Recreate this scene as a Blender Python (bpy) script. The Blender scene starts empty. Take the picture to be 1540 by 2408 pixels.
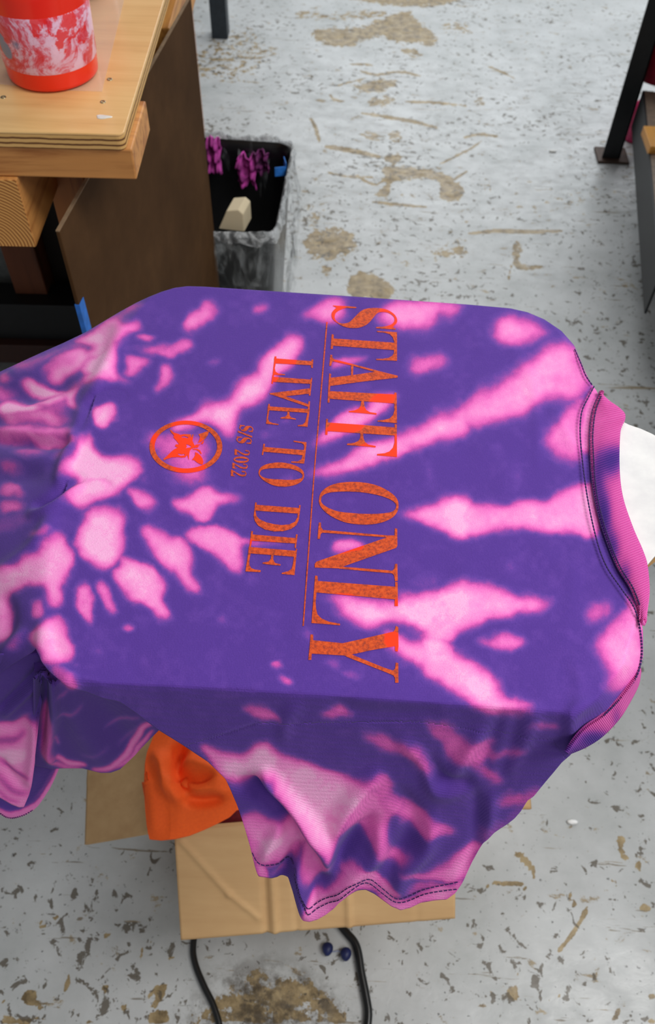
import bpy, bmesh, math, random
import numpy as np
from mathutils import Vector, Matrix, geometry
random.seed(4); rng = np.random.default_rng(7)
PI = math.pi
# ------------------------------------------------------------------ camera
F, CX, CY, ZC = 1987.0, 770.0, 1204.0, 1.45
_d = np.array([-50, 1516, 1987.]); _d /= np.linalg.norm(_d)
_t = np.array([167, -2599, 1987.]); _t -= _d * _t.dot(_d); _t /= np.linalg.norm(_t)
RM = np.array([np.cross(_t, -_d), _t, -_d])          # world <- camera(right, down, forward)
scene = bpy.context.scene
C = scene.collection
cam = bpy.data.cameras.new('camera'); camo = bpy.data.objects.new('camera', cam); C.objects.link(camo)
rx, dn, fw = Vector(RM[:, 0]), Vector(RM[:, 1]), Vector(RM[:, 2])
m3 = Matrix((rx, -dn, -fw)).transposed()
camo.matrix_world = Matrix.Translation((0, 0, ZC)) @ m3.to_4x4()
cam.sensor_fit = 'HORIZONTAL'; cam.sensor_width = 36; cam.lens = F / 1540 * 36
cam.clip_start = .02
cam.dof.use_dof = True; cam.dof.focus_distance = .60; cam.dof.aperture_fstop = 19
scene.camera = camo
# ------------------------------------------------------------------ light
scene.view_settings.view_transform = 'Standard'; scene.view_settings.look = 'None'
scene.view_settings.gamma = 1; scene.view_settings.exposure = -0.12
w = bpy.data.worlds.new('world'); scene.world = w; w.use_nodes = True
w.node_tree.nodes['Background'].inputs[0].default_value = (.92, .96, 1, 1)
w.node_tree.nodes['Background'].inputs[1].default_value = .27
def area(name, loc, rot, sx, sy, e, col=(1, 1, 1)):
    l = bpy.data.lights.new(name, 'AREA'); l.shape = 'RECTANGLE'; l.size = sx; l.size_y = sy; l.energy = e; l.color = col
    o = bpy.data.objects.new(name, l); C.objects.link(o); o.location = loc; o.rotation_euler = rot; return o
area('ceiling_and_fill_light', (1.55, .15, 3.0), (0, math.radians(26), 0), 1.1, 1.1, 54, (1, .985, .96))
area('ceiling_and_fill_light', (.9, -1.1, 2.9), (math.radians(28), math.radians(10), 0), 1.2, .6, 15, (1, .985, .96))  # front fill lamp, added to brighten the orange shirt and box flap
area('ceiling_and_fill_light', (.9, 3.8, 3.3), (0, 0, 0), 2.4, 1.2, 62, (.97, .99, 1))
area('window_light', (1.1, 6.4, 2.3), (math.radians(-62), 0, 0), 3.6, 1.8, 75, (.90, .96, 1))


# ------------------------------------------------------------------ helpers
def U(px, py, z):
    """a pixel of the photograph and a height above the floor -> the point in the room"""
    px = np.asarray(px, float); py = np.asarray(py, float); z = np.asarray(z, float)
    px, py, z = np.broadcast_arrays(px, py, z)
    v = np.stack([(px - CX) / F, (py - CY) / F, np.ones_like(px)], -1) @ RM.T
    k = (z - ZC) / v[..., 2]
    return np.array([0, 0, ZC]) + v * k[..., None]
def UY(px, py, y):
    v = RM @ np.array([(px - CX) / F, (py - CY) / F, 1.]); return np.array([0, 0, ZC]) + v * (y / v[1])
def UV(px, py, z): return Vector(U(px, py, z).tolist())
def lin(c): 
    f = lambda x: (x / 255 / 12.92) if x <= 10.3 else ((x / 255 + .055) / 1.055) ** 2.4
    return (f(c[0]), f(c[1]), f(c[2]), 1)
def tag(o, label=None, cat=None, group=None, kind=None):
    if label: o['label'] = label
    if cat: o['category'] = cat
    if group: o['group'] = group
    if kind: o['kind'] = kind
    return o
def empty(name, loc, label, cat, group=None):
    o = bpy.data.objects.new(name, None); C.objects.link(o); o.location = loc; o.empty_display_size = .05
    return tag(o, label, cat, group)
def link(name, me, mat, parent=None, smooth=False):
    o = bpy.data.objects.new(name, me); C.objects.link(o)
    if mat: me.materials.append(mat)
    if parent:
        o.parent = parent
        o.location = -Vector(parent.location) if parent.parent is None else Vector((0, 0, 0))
    if smooth: me.polygons.foreach_set('use_smooth', [True] * len(me.polygons))
    return o
def pymesh(name, vs, fs, mat, parent=None, smooth=False):
    me = bpy.data.meshes.new(name); me.from_pydata([tuple(map(float, v)) for v in vs], [], fs); me.update()
    return link(name, me, mat, parent, smooth)
def bmobj(name, bm, mat, parent=None, smooth=False):
    me = bpy.data.meshes.new(name); bmesh.ops.recalc_face_normals(bm, faces=bm.faces); bm.to_mesh(me); bm.free()
    return link(name, me, mat, parent, smooth)
def bev(o, wd, seg=2):
    m = o.modifiers.new('bevel', 'BEVEL'); m.width = wd; m.segments = seg; m.limit_method = 'ANGLE'; return o
def boxbm(bm, x0, x1, y0, y1, z0, z1, mtx=None):
    vs = [bm.verts.new((x, y, z)) for z in (z0, z1) for x, y in ((x0, y0), (x1, y0), (x1, y1), (x0, y1))]
    if mtx:
        for v in vs: v.co = mtx @ v.co
    for f in ((3, 2, 1, 0), (4, 5, 6, 7), (0, 1, 5, 4), (1, 2, 6, 5), (2, 3, 7, 6), (3, 0, 4, 7)): bm.faces.new([vs[i] for i in f])
def box(name, x0, x1, y0, y1, z0, z1, mat, parent=None, b=.002, mtx=None):
    if mtx is None and parent is not None and parent.name == 'workbench': mtx = BROT
    bm = bmesh.new(); boxbm(bm, x0, x1, y0, y1, z0, z1, mtx); o = bmobj(name, bm, mat, parent)
    if b: bev(o, b)
    return o
def prism(name, pts, z0, z1, mat, parent=None, b=.0015):
    bm = bmesh.new(); n = len(pts)
    a = [bm.verts.new((p[0], p[1], z0)) for p in pts]; c = [bm.verts.new((p[0], p[1], z1)) for p in pts]
    bm.faces.new(a[::-1]); bm.faces.new(c)
    for i in range(n): bm.faces.new((a[i], a[(i + 1) % n], c[(i + 1) % n], c[i]))
    o = bmobj(name, bm, mat, parent)
    if b: bev(o, b)
    return o
def tube(name, pts, r, mat, parent=None, res=8, closed=False):
    P = [Vector(p) for p in pts]; n = len(P); vs = []; fs = []
    up = Vector((0, 0, 1))
    for i in range(n):
        t = (P[min(i + 1, n - 1)] - P[max(i - 1, 0)]).normalized()
        s = t.cross(up); s = s.normalized() if s.length > 1e-4 else Vector((1, 0, 0)); u = s.cross(t)
        for k in range(res):
            a = 2 * PI * k / res; vs.append(P[i] + (s * math.cos(a) + u * math.sin(a)) * r)
    for i in range(n - 1):
        for k in range(res):
            fs.append((i * res + k, i * res + (k + 1) % res, (i + 1) * res + (k + 1) % res, (i + 1) * res + k))
    fs.append(tuple(range(res))[::-1]); fs.append(tuple((n - 1) * res + k for k in range(res)))
    return pymesh(name, vs, fs, mat, parent, True)
def catmull(pts, n=8, closed=False):
    P = np.array(pts, float); N = len(P); out = []
    rngi = range(N) if closed else range(N - 1)
    for i in rngi:
        if closed: a, b, c, d = P[(i - 1) % N], P[i], P[(i + 1) % N], P[(i + 2) % N]
        else: a, b, c, d = P[max(i - 1, 0)], P[i], P[i + 1], P[min(i + 2, N - 1)]
        for k in range(n):
            t = k / n
            out.append(.5 * (2 * b + (c - a) * t + (2 * a - 5 * b + 4 * c - d) * t * t + (-a + 3 * b - 3 * c + d) * t ** 3))
    if not closed: out.append(P[-1])
    return np.array(out)
def lathe(name, prof, loc, mat, parent=None, n=48):
    vs = []; fs = []
    for r, z in prof:
        for k in range(n): vs.append((loc[0] + r * math.cos(2 * PI * k / n), loc[1] + r * math.sin(2 * PI * k / n), loc[2] + z))
    for i in range(len(prof) - 1):
        for k in range(n): fs.append((i * n + k, i * n + (k + 1) % n, (i + 1) * n + (k + 1) % n, (i + 1) * n + k))
    return pymesh(name, vs, fs, mat, parent, True)
# node material helpers
class NM:
    def __init__(s, name, rough=.6, metal=0):
        s.m = bpy.data.materials.new(name); s.m.use_nodes = True; s.t = s.m.node_tree; s.b = s.t.nodes['Principled BSDF']
        s.b.inputs['Roughness'].default_value = rough; s.b.inputs['Metallic'].default_value = metal
    def n(s, ty, **k):
        x = s.t.nodes.new(ty)
        for a, v in k.items(): setattr(x, a, v)
        return x
    def l(s, a, b): s.t.links.new(a, b)
    def coord(s, scale=(1, 1, 1), rot=(0, 0, 0), loc=(0, 0, 0)):
        c = s.n('ShaderNodeNewGeometry'); m = s.n('ShaderNodeMapping'); s.l(c.outputs['Position'], m.inputs[0])
        m.inputs['Scale'].default_value = scale; m.inputs['Rotation'].default_value = rot; m.inputs['Location'].default_value = loc
        return m.outputs[0]
    def noise(s, vec, scale, det=4, rough=.6, dist=0, out='Fac'):
        x = s.n('ShaderNodeTexNoise'); x.inputs['Scale'].default_value = scale; x.inputs['Detail'].default_value = det
        x.inputs['Roughness'].default_value = rough; x.inputs['Distortion'].default_value = dist
        if vec: s.l(vec, x.inputs['Vector'])
        return x.outputs[out]
    def ramp(s, fac, stops, interp='LINEAR'):
        r = s.n('ShaderNodeValToRGB'); r.color_ramp.interpolation = interp; e = r.color_ramp.elements
        while len(e) < len(stops): e.new(.5)
        for i, (p, c) in enumerate(stops): e[i].position = p; e[i].color = lin(c) if max(c) > 1.01 or len(c) == 3 else c
        s.l(fac, r.inputs[0]); return r.outputs[0]
    def mix(s, fac, a, b, mode='MIX'):
        x = s.n('ShaderNodeMix', data_type='RGBA', blend_type=mode)
        for v, sock in ((fac, x.inputs[0]), (a, x.inputs[6]), (b, x.inputs[7])):
            if isinstance(v, (int, float)): sock.default_value = v
            elif isinstance(v, tuple): sock.default_value = lin(v)
            else: s.l(v, sock)
        return x.outputs[2]
    def math(s, op, a, b=None, clamp=False):
        x = s.n('ShaderNodeMath', operation=op, use_clamp=clamp)
        for v, sock in ((a, x.inputs[0]), (b, x.inputs[1])):
            if v is None: continue
            if isinstance(v, (int, float)): sock.default_value = v
            else: s.l(v, sock)
        return x.outputs[0]
    def maprange(s, v, a, b, c=0, d=1, smooth=True):
        x = s.n('ShaderNodeMapRange'); x.interpolation_type = 'SMOOTHSTEP' if smooth else 'LINEAR'
        s.l(v, x.inputs[0]); 
        for i, q in enumerate((a, b, c, d)): x.inputs[i + 1].default_value = q
        return x.outputs[0]
    def color(s, c):
        if isinstance(c, tuple): s.b.inputs['Base Color'].default_value = lin(c)
        else: s.l(c, s.b.inputs['Base Color'])
        return s
    def bump(s, h, strength=.3, dist=.001):
        x = s.n('ShaderNodeBump'); x.inputs['Strength'].default_value = strength; x.inputs['Distance'].default_value = dist
        s.l(h, x.inputs['Height']); s.l(x.outputs[0], s.b.inputs['Normal']); return s
def plain(name, c, rough=.6, metal=0, var=.12, scale=60, bump=0):
    m = NM(name, rough, metal); v = m.coord(); n = m.noise(v, scale, 5)
    lo = tuple(x * (1 - var) for x in c); hi = tuple(min(255, x * (1 + var)) for x in c)
    m.color(m.ramp(n, [(.3, lo), (.7, hi)]))
    if bump: m.bump(n, bump)
    return m.m
def wood(name, base, dark, axis='x', rough=.5, scale=1.0):
    m = NM(name, rough)
    sc = {'x': (2.2, 40, 40), 'y': (40, 2.2, 40), 'z': (40, 40, 2.2)}[axis]
    v = m.coord(tuple(q * scale for q in sc))
    a = m.noise(v, 1.4, 5, .6, .6); b = m.noise(m.coord(), 7, 3)
    c = m.ramp(a, [(.32, dark), (.5, base), (.75, tuple(min(255, x * 1.08) for x in base))])
    c = m.mix(m.maprange(b, .35, .7, 0, .3), c, dark)
    m.color(c); m.bump(a, .15, .0008); return m.m

# ------------------------------------------------------------------ floor
fl = NM('painted_concrete', .42)
P0 = fl.coord()
wv = fl.n('ShaderNodeVectorMath', operation='ADD'); nz = fl.noise(P0, 6, 3, .6, out='Color')
ns = fl.n('ShaderNodeVectorMath', operation='SCALE'); fl.l(nz, ns.inputs[0]); ns.inputs['Scale'].default_value = .16
fl.l(P0, wv.inputs[0]); fl.l(ns.outputs[0], wv.inputs[1]); PW = wv.outputs[0]
big = fl.noise(P0, 2.3, 4, .6)
base = fl.ramp(fl.noise(P0, 5, 6, .65), [(.3, (170, 173, 172)), (.55, (190, 192, 192)), (.75, (202, 205, 205))])
at = fl.n('ShaderNodeAttribute'); at.attribute_name = 'wear'; wear = at.outputs['Fac']
fine = fl.noise(fl.coord((1, 1.6, 1)), 17, 8, .72, .4)
rag_ = fl.noise(fl.coord((1, 1, 1), loc=(9, 1, 0)), 38, 6, .7)
tanm = fl.math('MAXIMUM', fl.maprange(fl.math('ADD', fl.math('MULTIPLY', rag_, 1.7), wear), 1.22, 1.29), fl.maprange(fine, .615, .645, 0, .8))
tan2 = fl.maprange(fl.noise(fl.coord((1, 1, 1), loc=(3, 1, 0)), 9, 9, .75, .8), .645, .665)
tanc = fl.ramp(fl.noise(P0, 34, 6, .7), [(.32, (98, 82, 56)), (.5, (150, 130, 94)), (.7, (178, 158, 120))])
col = fl.mix(fl.math('MAXIMUM', tanm, fl.math('MULTIPLY', tan2, .8)), base, tanc)
# scratches in several directions
for rot, sc, th, c in ((.5, (5, 60, 1), .665, (118, 104, 80)), (-.35, (4, 70, 1), .675, (140, 122, 90)), (1.15, (5, 64, 1), .68, (110, 100, 84)), (2.3, (6, 66, 1), .68, (120, 110, 95))):
    s_ = fl.maprange(fl.noise(fl.coord(sc, (0, 0, rot)), 1.0, 6, .6, .3), th, th + .02, 0, .85)
    col = fl.mix(s_, col, c)
# dark flecks
fk = fl.noise(fl.coord((1, 1, 1), loc=(1, 7, 0)), 46, 5, .62, .5)
dens = fl.noise(P0, 3.1, 3, .6)
fkm = fl.maprange(fl.math('ADD', fk, fl.math('MULTIPLY', fl.math('SUBTRACT', dens, .5), .34)), .60, .63, 0, .85)
col = fl.mix(fkm, col, (84, 74, 58))
fk2 = fl.maprange(fl.noise(fl.coord((1, 1, 1), loc=(4, 2, 0)), 110, 4, .6), .655, .685, 0, .75)
col = fl.mix(fk2, col, (60, 58, 56))
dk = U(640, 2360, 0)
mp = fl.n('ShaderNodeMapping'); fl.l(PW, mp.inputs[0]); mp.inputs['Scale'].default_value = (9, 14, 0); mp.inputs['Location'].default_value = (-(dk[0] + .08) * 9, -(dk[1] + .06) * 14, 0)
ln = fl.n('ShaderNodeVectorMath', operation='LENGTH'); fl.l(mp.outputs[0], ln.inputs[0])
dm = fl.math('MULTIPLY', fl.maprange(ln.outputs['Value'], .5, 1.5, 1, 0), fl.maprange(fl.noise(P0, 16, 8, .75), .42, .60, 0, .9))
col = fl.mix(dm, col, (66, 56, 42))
fl.color(col)
rr = fl.maprange(fine, .4, .7, .30, .62); fl.l(rr, fl.b.inputs['Roughness'])
fl.bump(fl.math('ADD', fine, fl.math('MULTIPLY', fk, .6)), .35, .002)
FLOOR_MAT = fl.m

# ------------------------------------------------------------------ dye pattern of the shirt (cloth colour, in the cloth's own map)
W2, H2 = 840, 1204      # half scale, x offset 60
OX = 60
def blur(a, s):
    r = int(3 * s) + 1; k = np.exp(-.5 * (np.arange(-r, r + 1) / s) ** 2); k /= k.sum()
    a = np.pad(a, ((0, 0), (r, r)), 'edge'); a = sum(k[i] * a[:, i:a.shape[1] - 2 * r + i] for i in range(2 * r + 1))
    a = np.pad(a, ((r, r), (0, 0)), 'edge'); return sum(k[i] * a[i:a.shape[0] - 2 * r + i, :] for i in range(2 * r + 1))
def polymask(P, shape, x0=0, y0=0):
    yy, xx = np.mgrid[0:shape[0], 0:shape[1]]; xx = xx + x0; yy = yy + y0
    ins = np.zeros(shape, bool); n = len(P)
    for i in range(n):
        xa, ya = P[i]; xb, yb = P[(i + 1) % n]
        if ya == yb: continue
        c = ((ya > yy) != (yb > yy)) & (xx < (xb - xa) * (yy - ya) / (yb - ya) + xa); ins ^= c
    return ins.astype(np.float32)
def paint(D, pts, lev, s, mode='max', tf=None, smooth=True):
    P = np.array(pts, float)
    if tf: P = P / tf[2] + np.array([tf[0], tf[1]])
    if smooth: P = catmull(P, 4, True)
    P = (P + [OX, 0]) / 2; s = s / 2
    x0, y0 = np.floor(P.min(0) - 3 * s - 3).astype(int); x1, y1 = np.ceil(P.max(0) + 3 * s + 3).astype(int)
    x0 = max(x0, 0); y0 = max(y0, 0); x1 = min(x1, D.shape[1]); y1 = min(y1, D.shape[0])
    if x1 <= x0 or y1 <= y0: return
    m = blur(polymask(P, (y1 - y0, x1 - x0), x0, y0), max(s, .6))
    R = D[y0:y1, x0:x1]
    if mode == 'max': R[:] = np.maximum(R, m * lev)
    elif mode == 'add': R[:] = R + m * lev
    else: R[:] = R * (1 - m * lev)
def stroke(D, pts, wd, lev, s, mode='max', tf=None):
    P = np.array(pts, float)
    if tf: P = P / tf[2] + np.array([tf[0], tf[1]])
    P = catmull(P, 6) if len(P) > 2 else P
    t = np.gradient(P, axis=0); nn = np.stack([-t[:, 1], t[:, 0]], 1); nn /= np.linalg.norm(nn, axis=1)[:, None] + 1e-9
    u = np.linspace(0, 1, len(P)); ww = wd * (.25 + .75 * np.sin(PI * np.clip(u, .02, .98)) ** .6)
    Q = np.vstack([P + nn * ww[:, None] / 2, (P - nn * ww[:, None] / 2)[::-1]])
    paint(D, Q, lev, s, mode, None, False)
D = np.zeros((H2, W2), np.float32)
A4 = (0, 640, 2.2); A7 = (0, 1300, 2.2); A5 = (500, 680, 2.508); A6 = (1000, 680, 2.15); A8 = (300, 1640, 1.4808)
for pts, lev, s, tf in [
 ([(745,150),(680,165),(600,215),(520,270),(440,330),(370,360),(430,375),(500,385),(430,430),(330,460),(215,525),(300,520),(420,480),(500,440),(520,480),(450,530),(380,590),(300,610),(190,565),(105,590),(200,650),(330,640),(350,690),(400,720),(390,660),(420,600),(500,570),(600,560),(660,580),(660,545),(610,540),(620,460),(600,400),(640,320),(720,300),(720,250),(640,260),(600,250),(660,210)], .86, 7, A4),
 ([(600,420),(660,395),(760,415),(840,420),(870,445),(960,400),(1000,385),(990,355),(940,360),(870,385),(800,380),(720,395),(640,390)], .84, 6, A4),
 ([(690,335),(760,320),(805,340),(770,358),(700,352)], .8, 5, A4),
 ([(660,440),(690,430),(775,440),(745,480),(700,530),(640,535),(660,500)], .8, 6, A4),
 ([(0,525),(60,545),(80,570),(0,565)], .7, 7, A4),
 ([(0,655),(80,665),(130,690),(200,680),(300,690),(210,740),(90,750),(0,745)], .9, 9, A4),
 ([(0,700),(120,740),(260,700),(360,650),(380,690),(300,740),(380,770),(300,800),(180,790),(90,800),(0,760)], .75, 12, A4),
 ([(130,830),(250,840),(340,875),(400,860),(385,905),(250,895),(140,870)], .75, 8, A4),
 ([(480,700),(560,680),(600,680),(605,740),(570,770),(550,810),(520,800),(480,770)], .84, 6, A4),
 ([(830,480),(880,475),(895,540),(870,590),(800,620),(775,600),(820,560)], .82, 7, A4),
 ([(930,290),(960,240),(1000,200),(1040,190),(1050,160),(1120,155),(1130,180),(1100,200),(1105,240),(1060,260),(1020,300),(980,320)], .88, 8, A4),
 ([(1290,185),(1330,165),(1380,170),(1400,190),(1350,210),(1310,205)], .82, 7, A4),
 ([(1555,320),(1480,335),(1440,380),(1350,440),(1310,480),(1340,500),(1270,540),(1220,600),(1200,650),(1150,670),(1060,680),(1030,700),(960,740),(880,780),(920,830),(1000,800),(1100,790),(1140,830),(1170,870),(1200,840),(1230,770),(1230,720),(1300,690),(1360,660),(1400,600),(1450,520),(1560,430)], .95, 9, A4),
 ([(740,850),(800,840),(880,820),(1000,830),(1080,840),(1090,900),(1080,960),(1060,1060),(1040,1090),(980,1090),(900,1060),(880,1000),(840,960),(750,890)], .72, 14, A4),
 ([(1060,465),(1120,455),(1135,470),(1080,482)], .6, 6, A4), ([(725,640),(760,630),(760,650),(735,655)], .4, 5, A4),
 ([(440,820),(470,850),(490,910),(540,950),(590,960),(640,945),(730,970),(740,1000),(750,1030),(680,1080),(620,1130),(560,1180),(470,1200),(400,1220),(320,1190),(370,1130),(420,1060),(300,1050),(360,980),(400,930),(410,860)], .92, 8, A4),
 ([(730,1040),(780,1050),(770,1090),(730,1100)], .35, 8, A4),
 ([(650,1110),(720,1120),(780,1150),(805,1200),(780,1230),(740,1220),(680,1170)], .85, 7, A4),
 ([(880,1190),(960,1160),(990,1130),(1030,1110),(1100,1100),(1130,1130),(1245,1150),(1245,1170),(1140,1200),(1110,1240),(1080,1280),(1010,1290),(960,1240)], .86, 7, A4),
 ([(380,1380),(430,1320),(430,1240),(500,1220),(590,1220),(630,1260),(650,1340),(640,1420),(600,1500),(520,1540),(460,1500),(400,1430)], .94, 9, A4),
 ([(730,1310),(780,1310),(860,1360),(880,1390),(900,1350),(960,1380),(1000,1470),(990,1560),(1030,1620),(1050,1660),(1030,1670),(950,1640),(900,1560),(820,1480),(760,1400)], .86, 8, A4),
 ([(940,1340),(1000,1310),(1060,1320),(1100,1300),(1140,1310),(1200,1340),(1290,1385),(1440,1395),(1440,1412),(1290,1425),(1240,1430),(1255,1520),(1250,1560),(1200,1560),(1140,1500),(1060,1430),(980,1390)], .84, 7, A4),
 ([(0,990),(60,995),(130,1020),(60,1035),(0,1030)], .6, 8, A4), ([(0,1080),(60,1080),(100,1100),(140,1150),(120,1165),(60,1160),(30,1170),(0,1150)], .75, 7, A4),
 ([(0,1185),(120,1190),(100,1240),(0,1245)], .75, 8, A4), ([(130,1350),(200,1340),(240,1310),(262,1330),(250,1365),(160,1372)], .7, 6, A4),
 ([(70,920),(200,900),(260,930),(140,955)], .55, 9, A4), ([(280,930),(360,950),(350,980),(280,965)], .5, 9, A4),
 ([(-90,1560),(0,1540),(60,1520),(130,1490),(200,1450),(220,1420),(240,1380),(300,1340),(340,1370),(380,1470),(380,1520),(350,1570),(320,1630),(330,1680),(320,1730),(290,1745),(250,1740),(240,1680),(230,1620),(190,1630),(120,1630),(60,1660),(35,1700),(30,1790),(45,1880),(0,1900),(-90,1900)], .9, 8, A4),
 ([(165,290),(180,250),(210,245),(220,320),(190,350),(165,330)], .8, 6, A7), ([(395,170),(420,150),(460,170),(480,260),(480,370),(455,380),(420,310),(395,290)], .84, 6, A7),
 ([(500,150),(540,140),(580,210),(595,290),(570,310),(530,260),(500,210)], .8, 6, A7), ([(400,-30),(600,-30),(600,10),(590,50),(520,72),(450,50)], .86, 7, A7),
 ([(590,80),(640,60),(600,0),(700,30),(760,60),(830,110),(860,180),(850,250),(890,340),(870,350),(820,340),(780,300),(740,270),(690,260),(640,190),(600,140)], .9, 7, A7),
 ([(165,410),(210,390),(230,350),(290,320),(330,350),(350,400),(385,460),(385,540),(350,575),(300,580),(240,560),(230,520),(170,470)], .9, 7, A7),
 ([(280,570),(330,590),(400,650),(425,690),(370,690),(310,630)], .7, 6, A7),
 ([(620,380),(650,360),(685,375),(680,400),(640,395)], .75, 5, A7), ([(1395,580),(1430,555),(1460,570),(1455,600),(1410,600)], .8, 5, A7), ([(1438,625),(1500,650),(1505,672),(1460,668)], .8, 5, A7),
 ([(480,460),(500,455),(525,540),(495,530)], .35, 8, A7), ([(730,540),(780,560),(780,590),(740,580)], .35, 8, A7), ([(1130,325),(1165,320),(1185,355),(1150,350)], .5, 7, A7),
 ([(1285,120),(1330,125),(1330,155),(1290,150)], .35, 9, A7), ([(385,570),(415,575),(410,590),(385,588)], .55, 5, A7), ([(895,545),(930,550),(925,590),(900,580)], .2, 7, A7),
 ([(1235,795),(1280,780),(1330,790),(1400,830),(1460,865),(1440,878),(1360,852),(1290,822)], .68, 6, A7), ([(60,480),(130,400),(120,470),(70,500)], .65, 7, A7),
 ([(510,165),(600,100),(660,60),(760,45),(830,60),(780,90),(800,150),(740,190),(680,205),(600,190),(540,180)], .86, 10, A5),
 ([(950,175),(1000,110),(1060,80),(1180,60),(1400,70),(1500,90),(1440,150),(1340,160),(1300,230),(1200,250),(1100,240),(1000,205)], .88, 11, A5),
 ([(700,440),(760,400),(820,390),(920,390),(860,430),(780,465),(710,475)], .82, 6, A5), ([(1130,465),(1200,410),(1330,375),(1400,395),(1360,460),(1280,480),(1220,515),(1160,495)], .8, 10, A5),
 ([(930,645),(1000,605),(1090,610),(1100,640),(1020,700),(940,770),(860,820),(800,845),(700,880),(620,912),(560,925),(620,860),(680,800),(740,740),(800,700),(900,690)], .9, 8, A5),
 ([(560,1110),(640,1050),(740,1000),(850,945),(960,890),(1050,870),(1180,820),(1300,775),(1400,730),(1520,650),(1520,860),(1400,890),(1250,930),(1100,995),(1000,1025),(860,1065),(720,1095),(620,1115)], .92, 10, A5),
 ([(690,1515),(740,1480),(820,1478),(895,1512),(850,1545),(780,1555),(720,1545)], .82, 6, A5), ([(1070,1328),(1180,1300),(1280,1260),(1400,1215),(1520,1225),(1520,1470),(1400,1445),(1300,1395),(1200,1355)], .95, 9, A5),
 ([(620,1800),(760,1810),(900,1830),(1090,1840),(1100,1780),(1200,1790),(1300,1770),(1400,1740),(1520,1725),(1520,2000),(1420,2010),(1330,2030),(1200,2020),(1050,1975),(980,1990),(900,2000),(850,1970),(800,1940),(740,1925),(680,1920),(760,1880),(700,1830)], .94, 11, A5),
 ([(1000,1985),(1080,2040),(1220,2080),(1380,2090),(1440,2130),(1520,2180),(1520,2410),(1440,2345),(1380,2290),(1230,2235),(1130,2185),(1030,2125),(1000,2060)], .92, 12, A5),
 ([(510,2030),(560,2015),(610,2060),(570,2075)], .5, 8, A5), ([(670,2190),(720,2185),(765,2220),(700,2235)], .6, 8, A5), ([(750,2250),(820,2250),(890,2290),(800,2300)], .6, 8, A5),
 ([(210,1690),(255,1690),(270,1725),(220,1725)], .35, 9, A5), ([(1150,1730),(1250,1700),(1370,1690),(1300,1740),(1200,1750)], .35, 11, A5), ([(1235,985),(1265,985),(1320,1190),(1290,1200)], .32, 9, A5),
 ([(40,1925),(70,1920),(85,1950),(55,1955)], .4, 6, A5), ([(380,790),(430,770),(470,775),(430,800)], .5, 6, A5), ([(260,870),(310,850),(345,860),(300,885)], .4, 7, A5), ([(390,1140),(440,1120),(510,1130),(450,1155)], .5, 8, A5), ([(310,820),(420,800),(440,830),(330,880)], .2, 14, A5),
 ([(540,-20),(700,-20),(830,10),(700,12)], .3, 7, A5),
 ([(330,200),(370,150),(450,120),(530,145),(600,190),(640,230),(560,250),(500,290),(430,295),(370,265)], .86, 12, A6),
 ([(470,390),(560,330),(620,285),(700,255),(760,300),(790,360),(840,440),(860,480),(800,520),(740,560),(640,560),(560,585),(520,640),(400,655),(300,680),(200,725),(120,755),(-10,790),(-10,680),(100,620),(200,560),(300,500),(400,465)], .86, 14, A6),
 ([(150,670),(260,600),(400,540),(480,560),(500,620),(380,630),(250,680)], .93, 18, A6),
 ([(600,750),(650,690),(690,640),(740,560),(800,540),(800,860),(740,875),(680,845),(620,805)], .8, 13, A6),
 ([(-20,1130),(60,1060),(200,1060),(350,1085),(480,1070),(600,1060),(720,1010),(860,985),(880,1250),(740,1232),(600,1222),(480,1212),(350,1232),(200,1250),(80,1225),(-20,1180)], .88, 9, A6),
 ([(60,1120),(220,1090),(400,1110),(400,1170),(220,1200),(80,1180)], 1.0, 16, A6),
 ([(-20,1560),(80,1505),(200,1490),(330,1500),(420,1540),(560,1560),(650,1590),(520,1640),(400,1670),(280,1700),(160,1745),(130,1780),(-20,1780)], .9, 10, A6),
 ([(-20,1560),(100,1560),(260,1560),(250,1640),(100,1680),(-20,1700)], 1.0, 16, A6),
 ([(-20,1750),(100,1760),(150,1820),(230,1860),(310,1920),(370,1990),(390,2060),(570,2105),(500,2140),(350,2150),(300,2125),(180,2060),(100,2010),(-20,1955)], .92, 10, A6),
 ([(260,1790),(350,1750),(420,1735),(480,1760),(495,1790),(450,1835),(380,1835),(320,1805)], .8, 8, A6), ([(790,1625),(850,1590),(910,1565),(950,1600),(930,1655),(870,1695),(820,1675)], .72, 11, A6),
 ([(840,1790),(900,1730),(950,1680),(1000,1650),(1040,1600),(1110,1640),(1130,1750),(1110,1900),(1060,1980),(980,2040),(900,2030),(930,1950),(900,1880)], .85, 14, A6),
 ([(370,1400),(430,1385),(490,1400),(430,1420)], .4, 10, A6), ([(420,900),(470,890),(480,1010),(440,1020)], .2, 12, A6), ([(620,1850),(800,1830),(830,2050),(700,2060)], .10, 25, A6),
 ([(852,480),(910,520),(870,590),(860,700),(862,810),(786,820),(786,620)], .8, 5, A6), ([(1000,1530),(1040,1560),(1095,1640),(1090,1760),(1040,1680)], .8, 6, A6), ([(820,1010),(850,1010),(862,1110),(835,1110)], .6, 5, A6),
 ([(-60,870),(60,880),(200,870),(330,880),(380,860),(340,800),(200,800),(0,800)], .6, 10, A4), ([(60,470),(200,440),(340,390),(470,330),(520,350),(430,420),(300,450),(160,520),(80,520)], .45, 12, A4), ([(-60,1290),(100,1260),(200,1250),(190,1290),(60,1330),(-60,1350)], .35, 10, A4),
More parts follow.
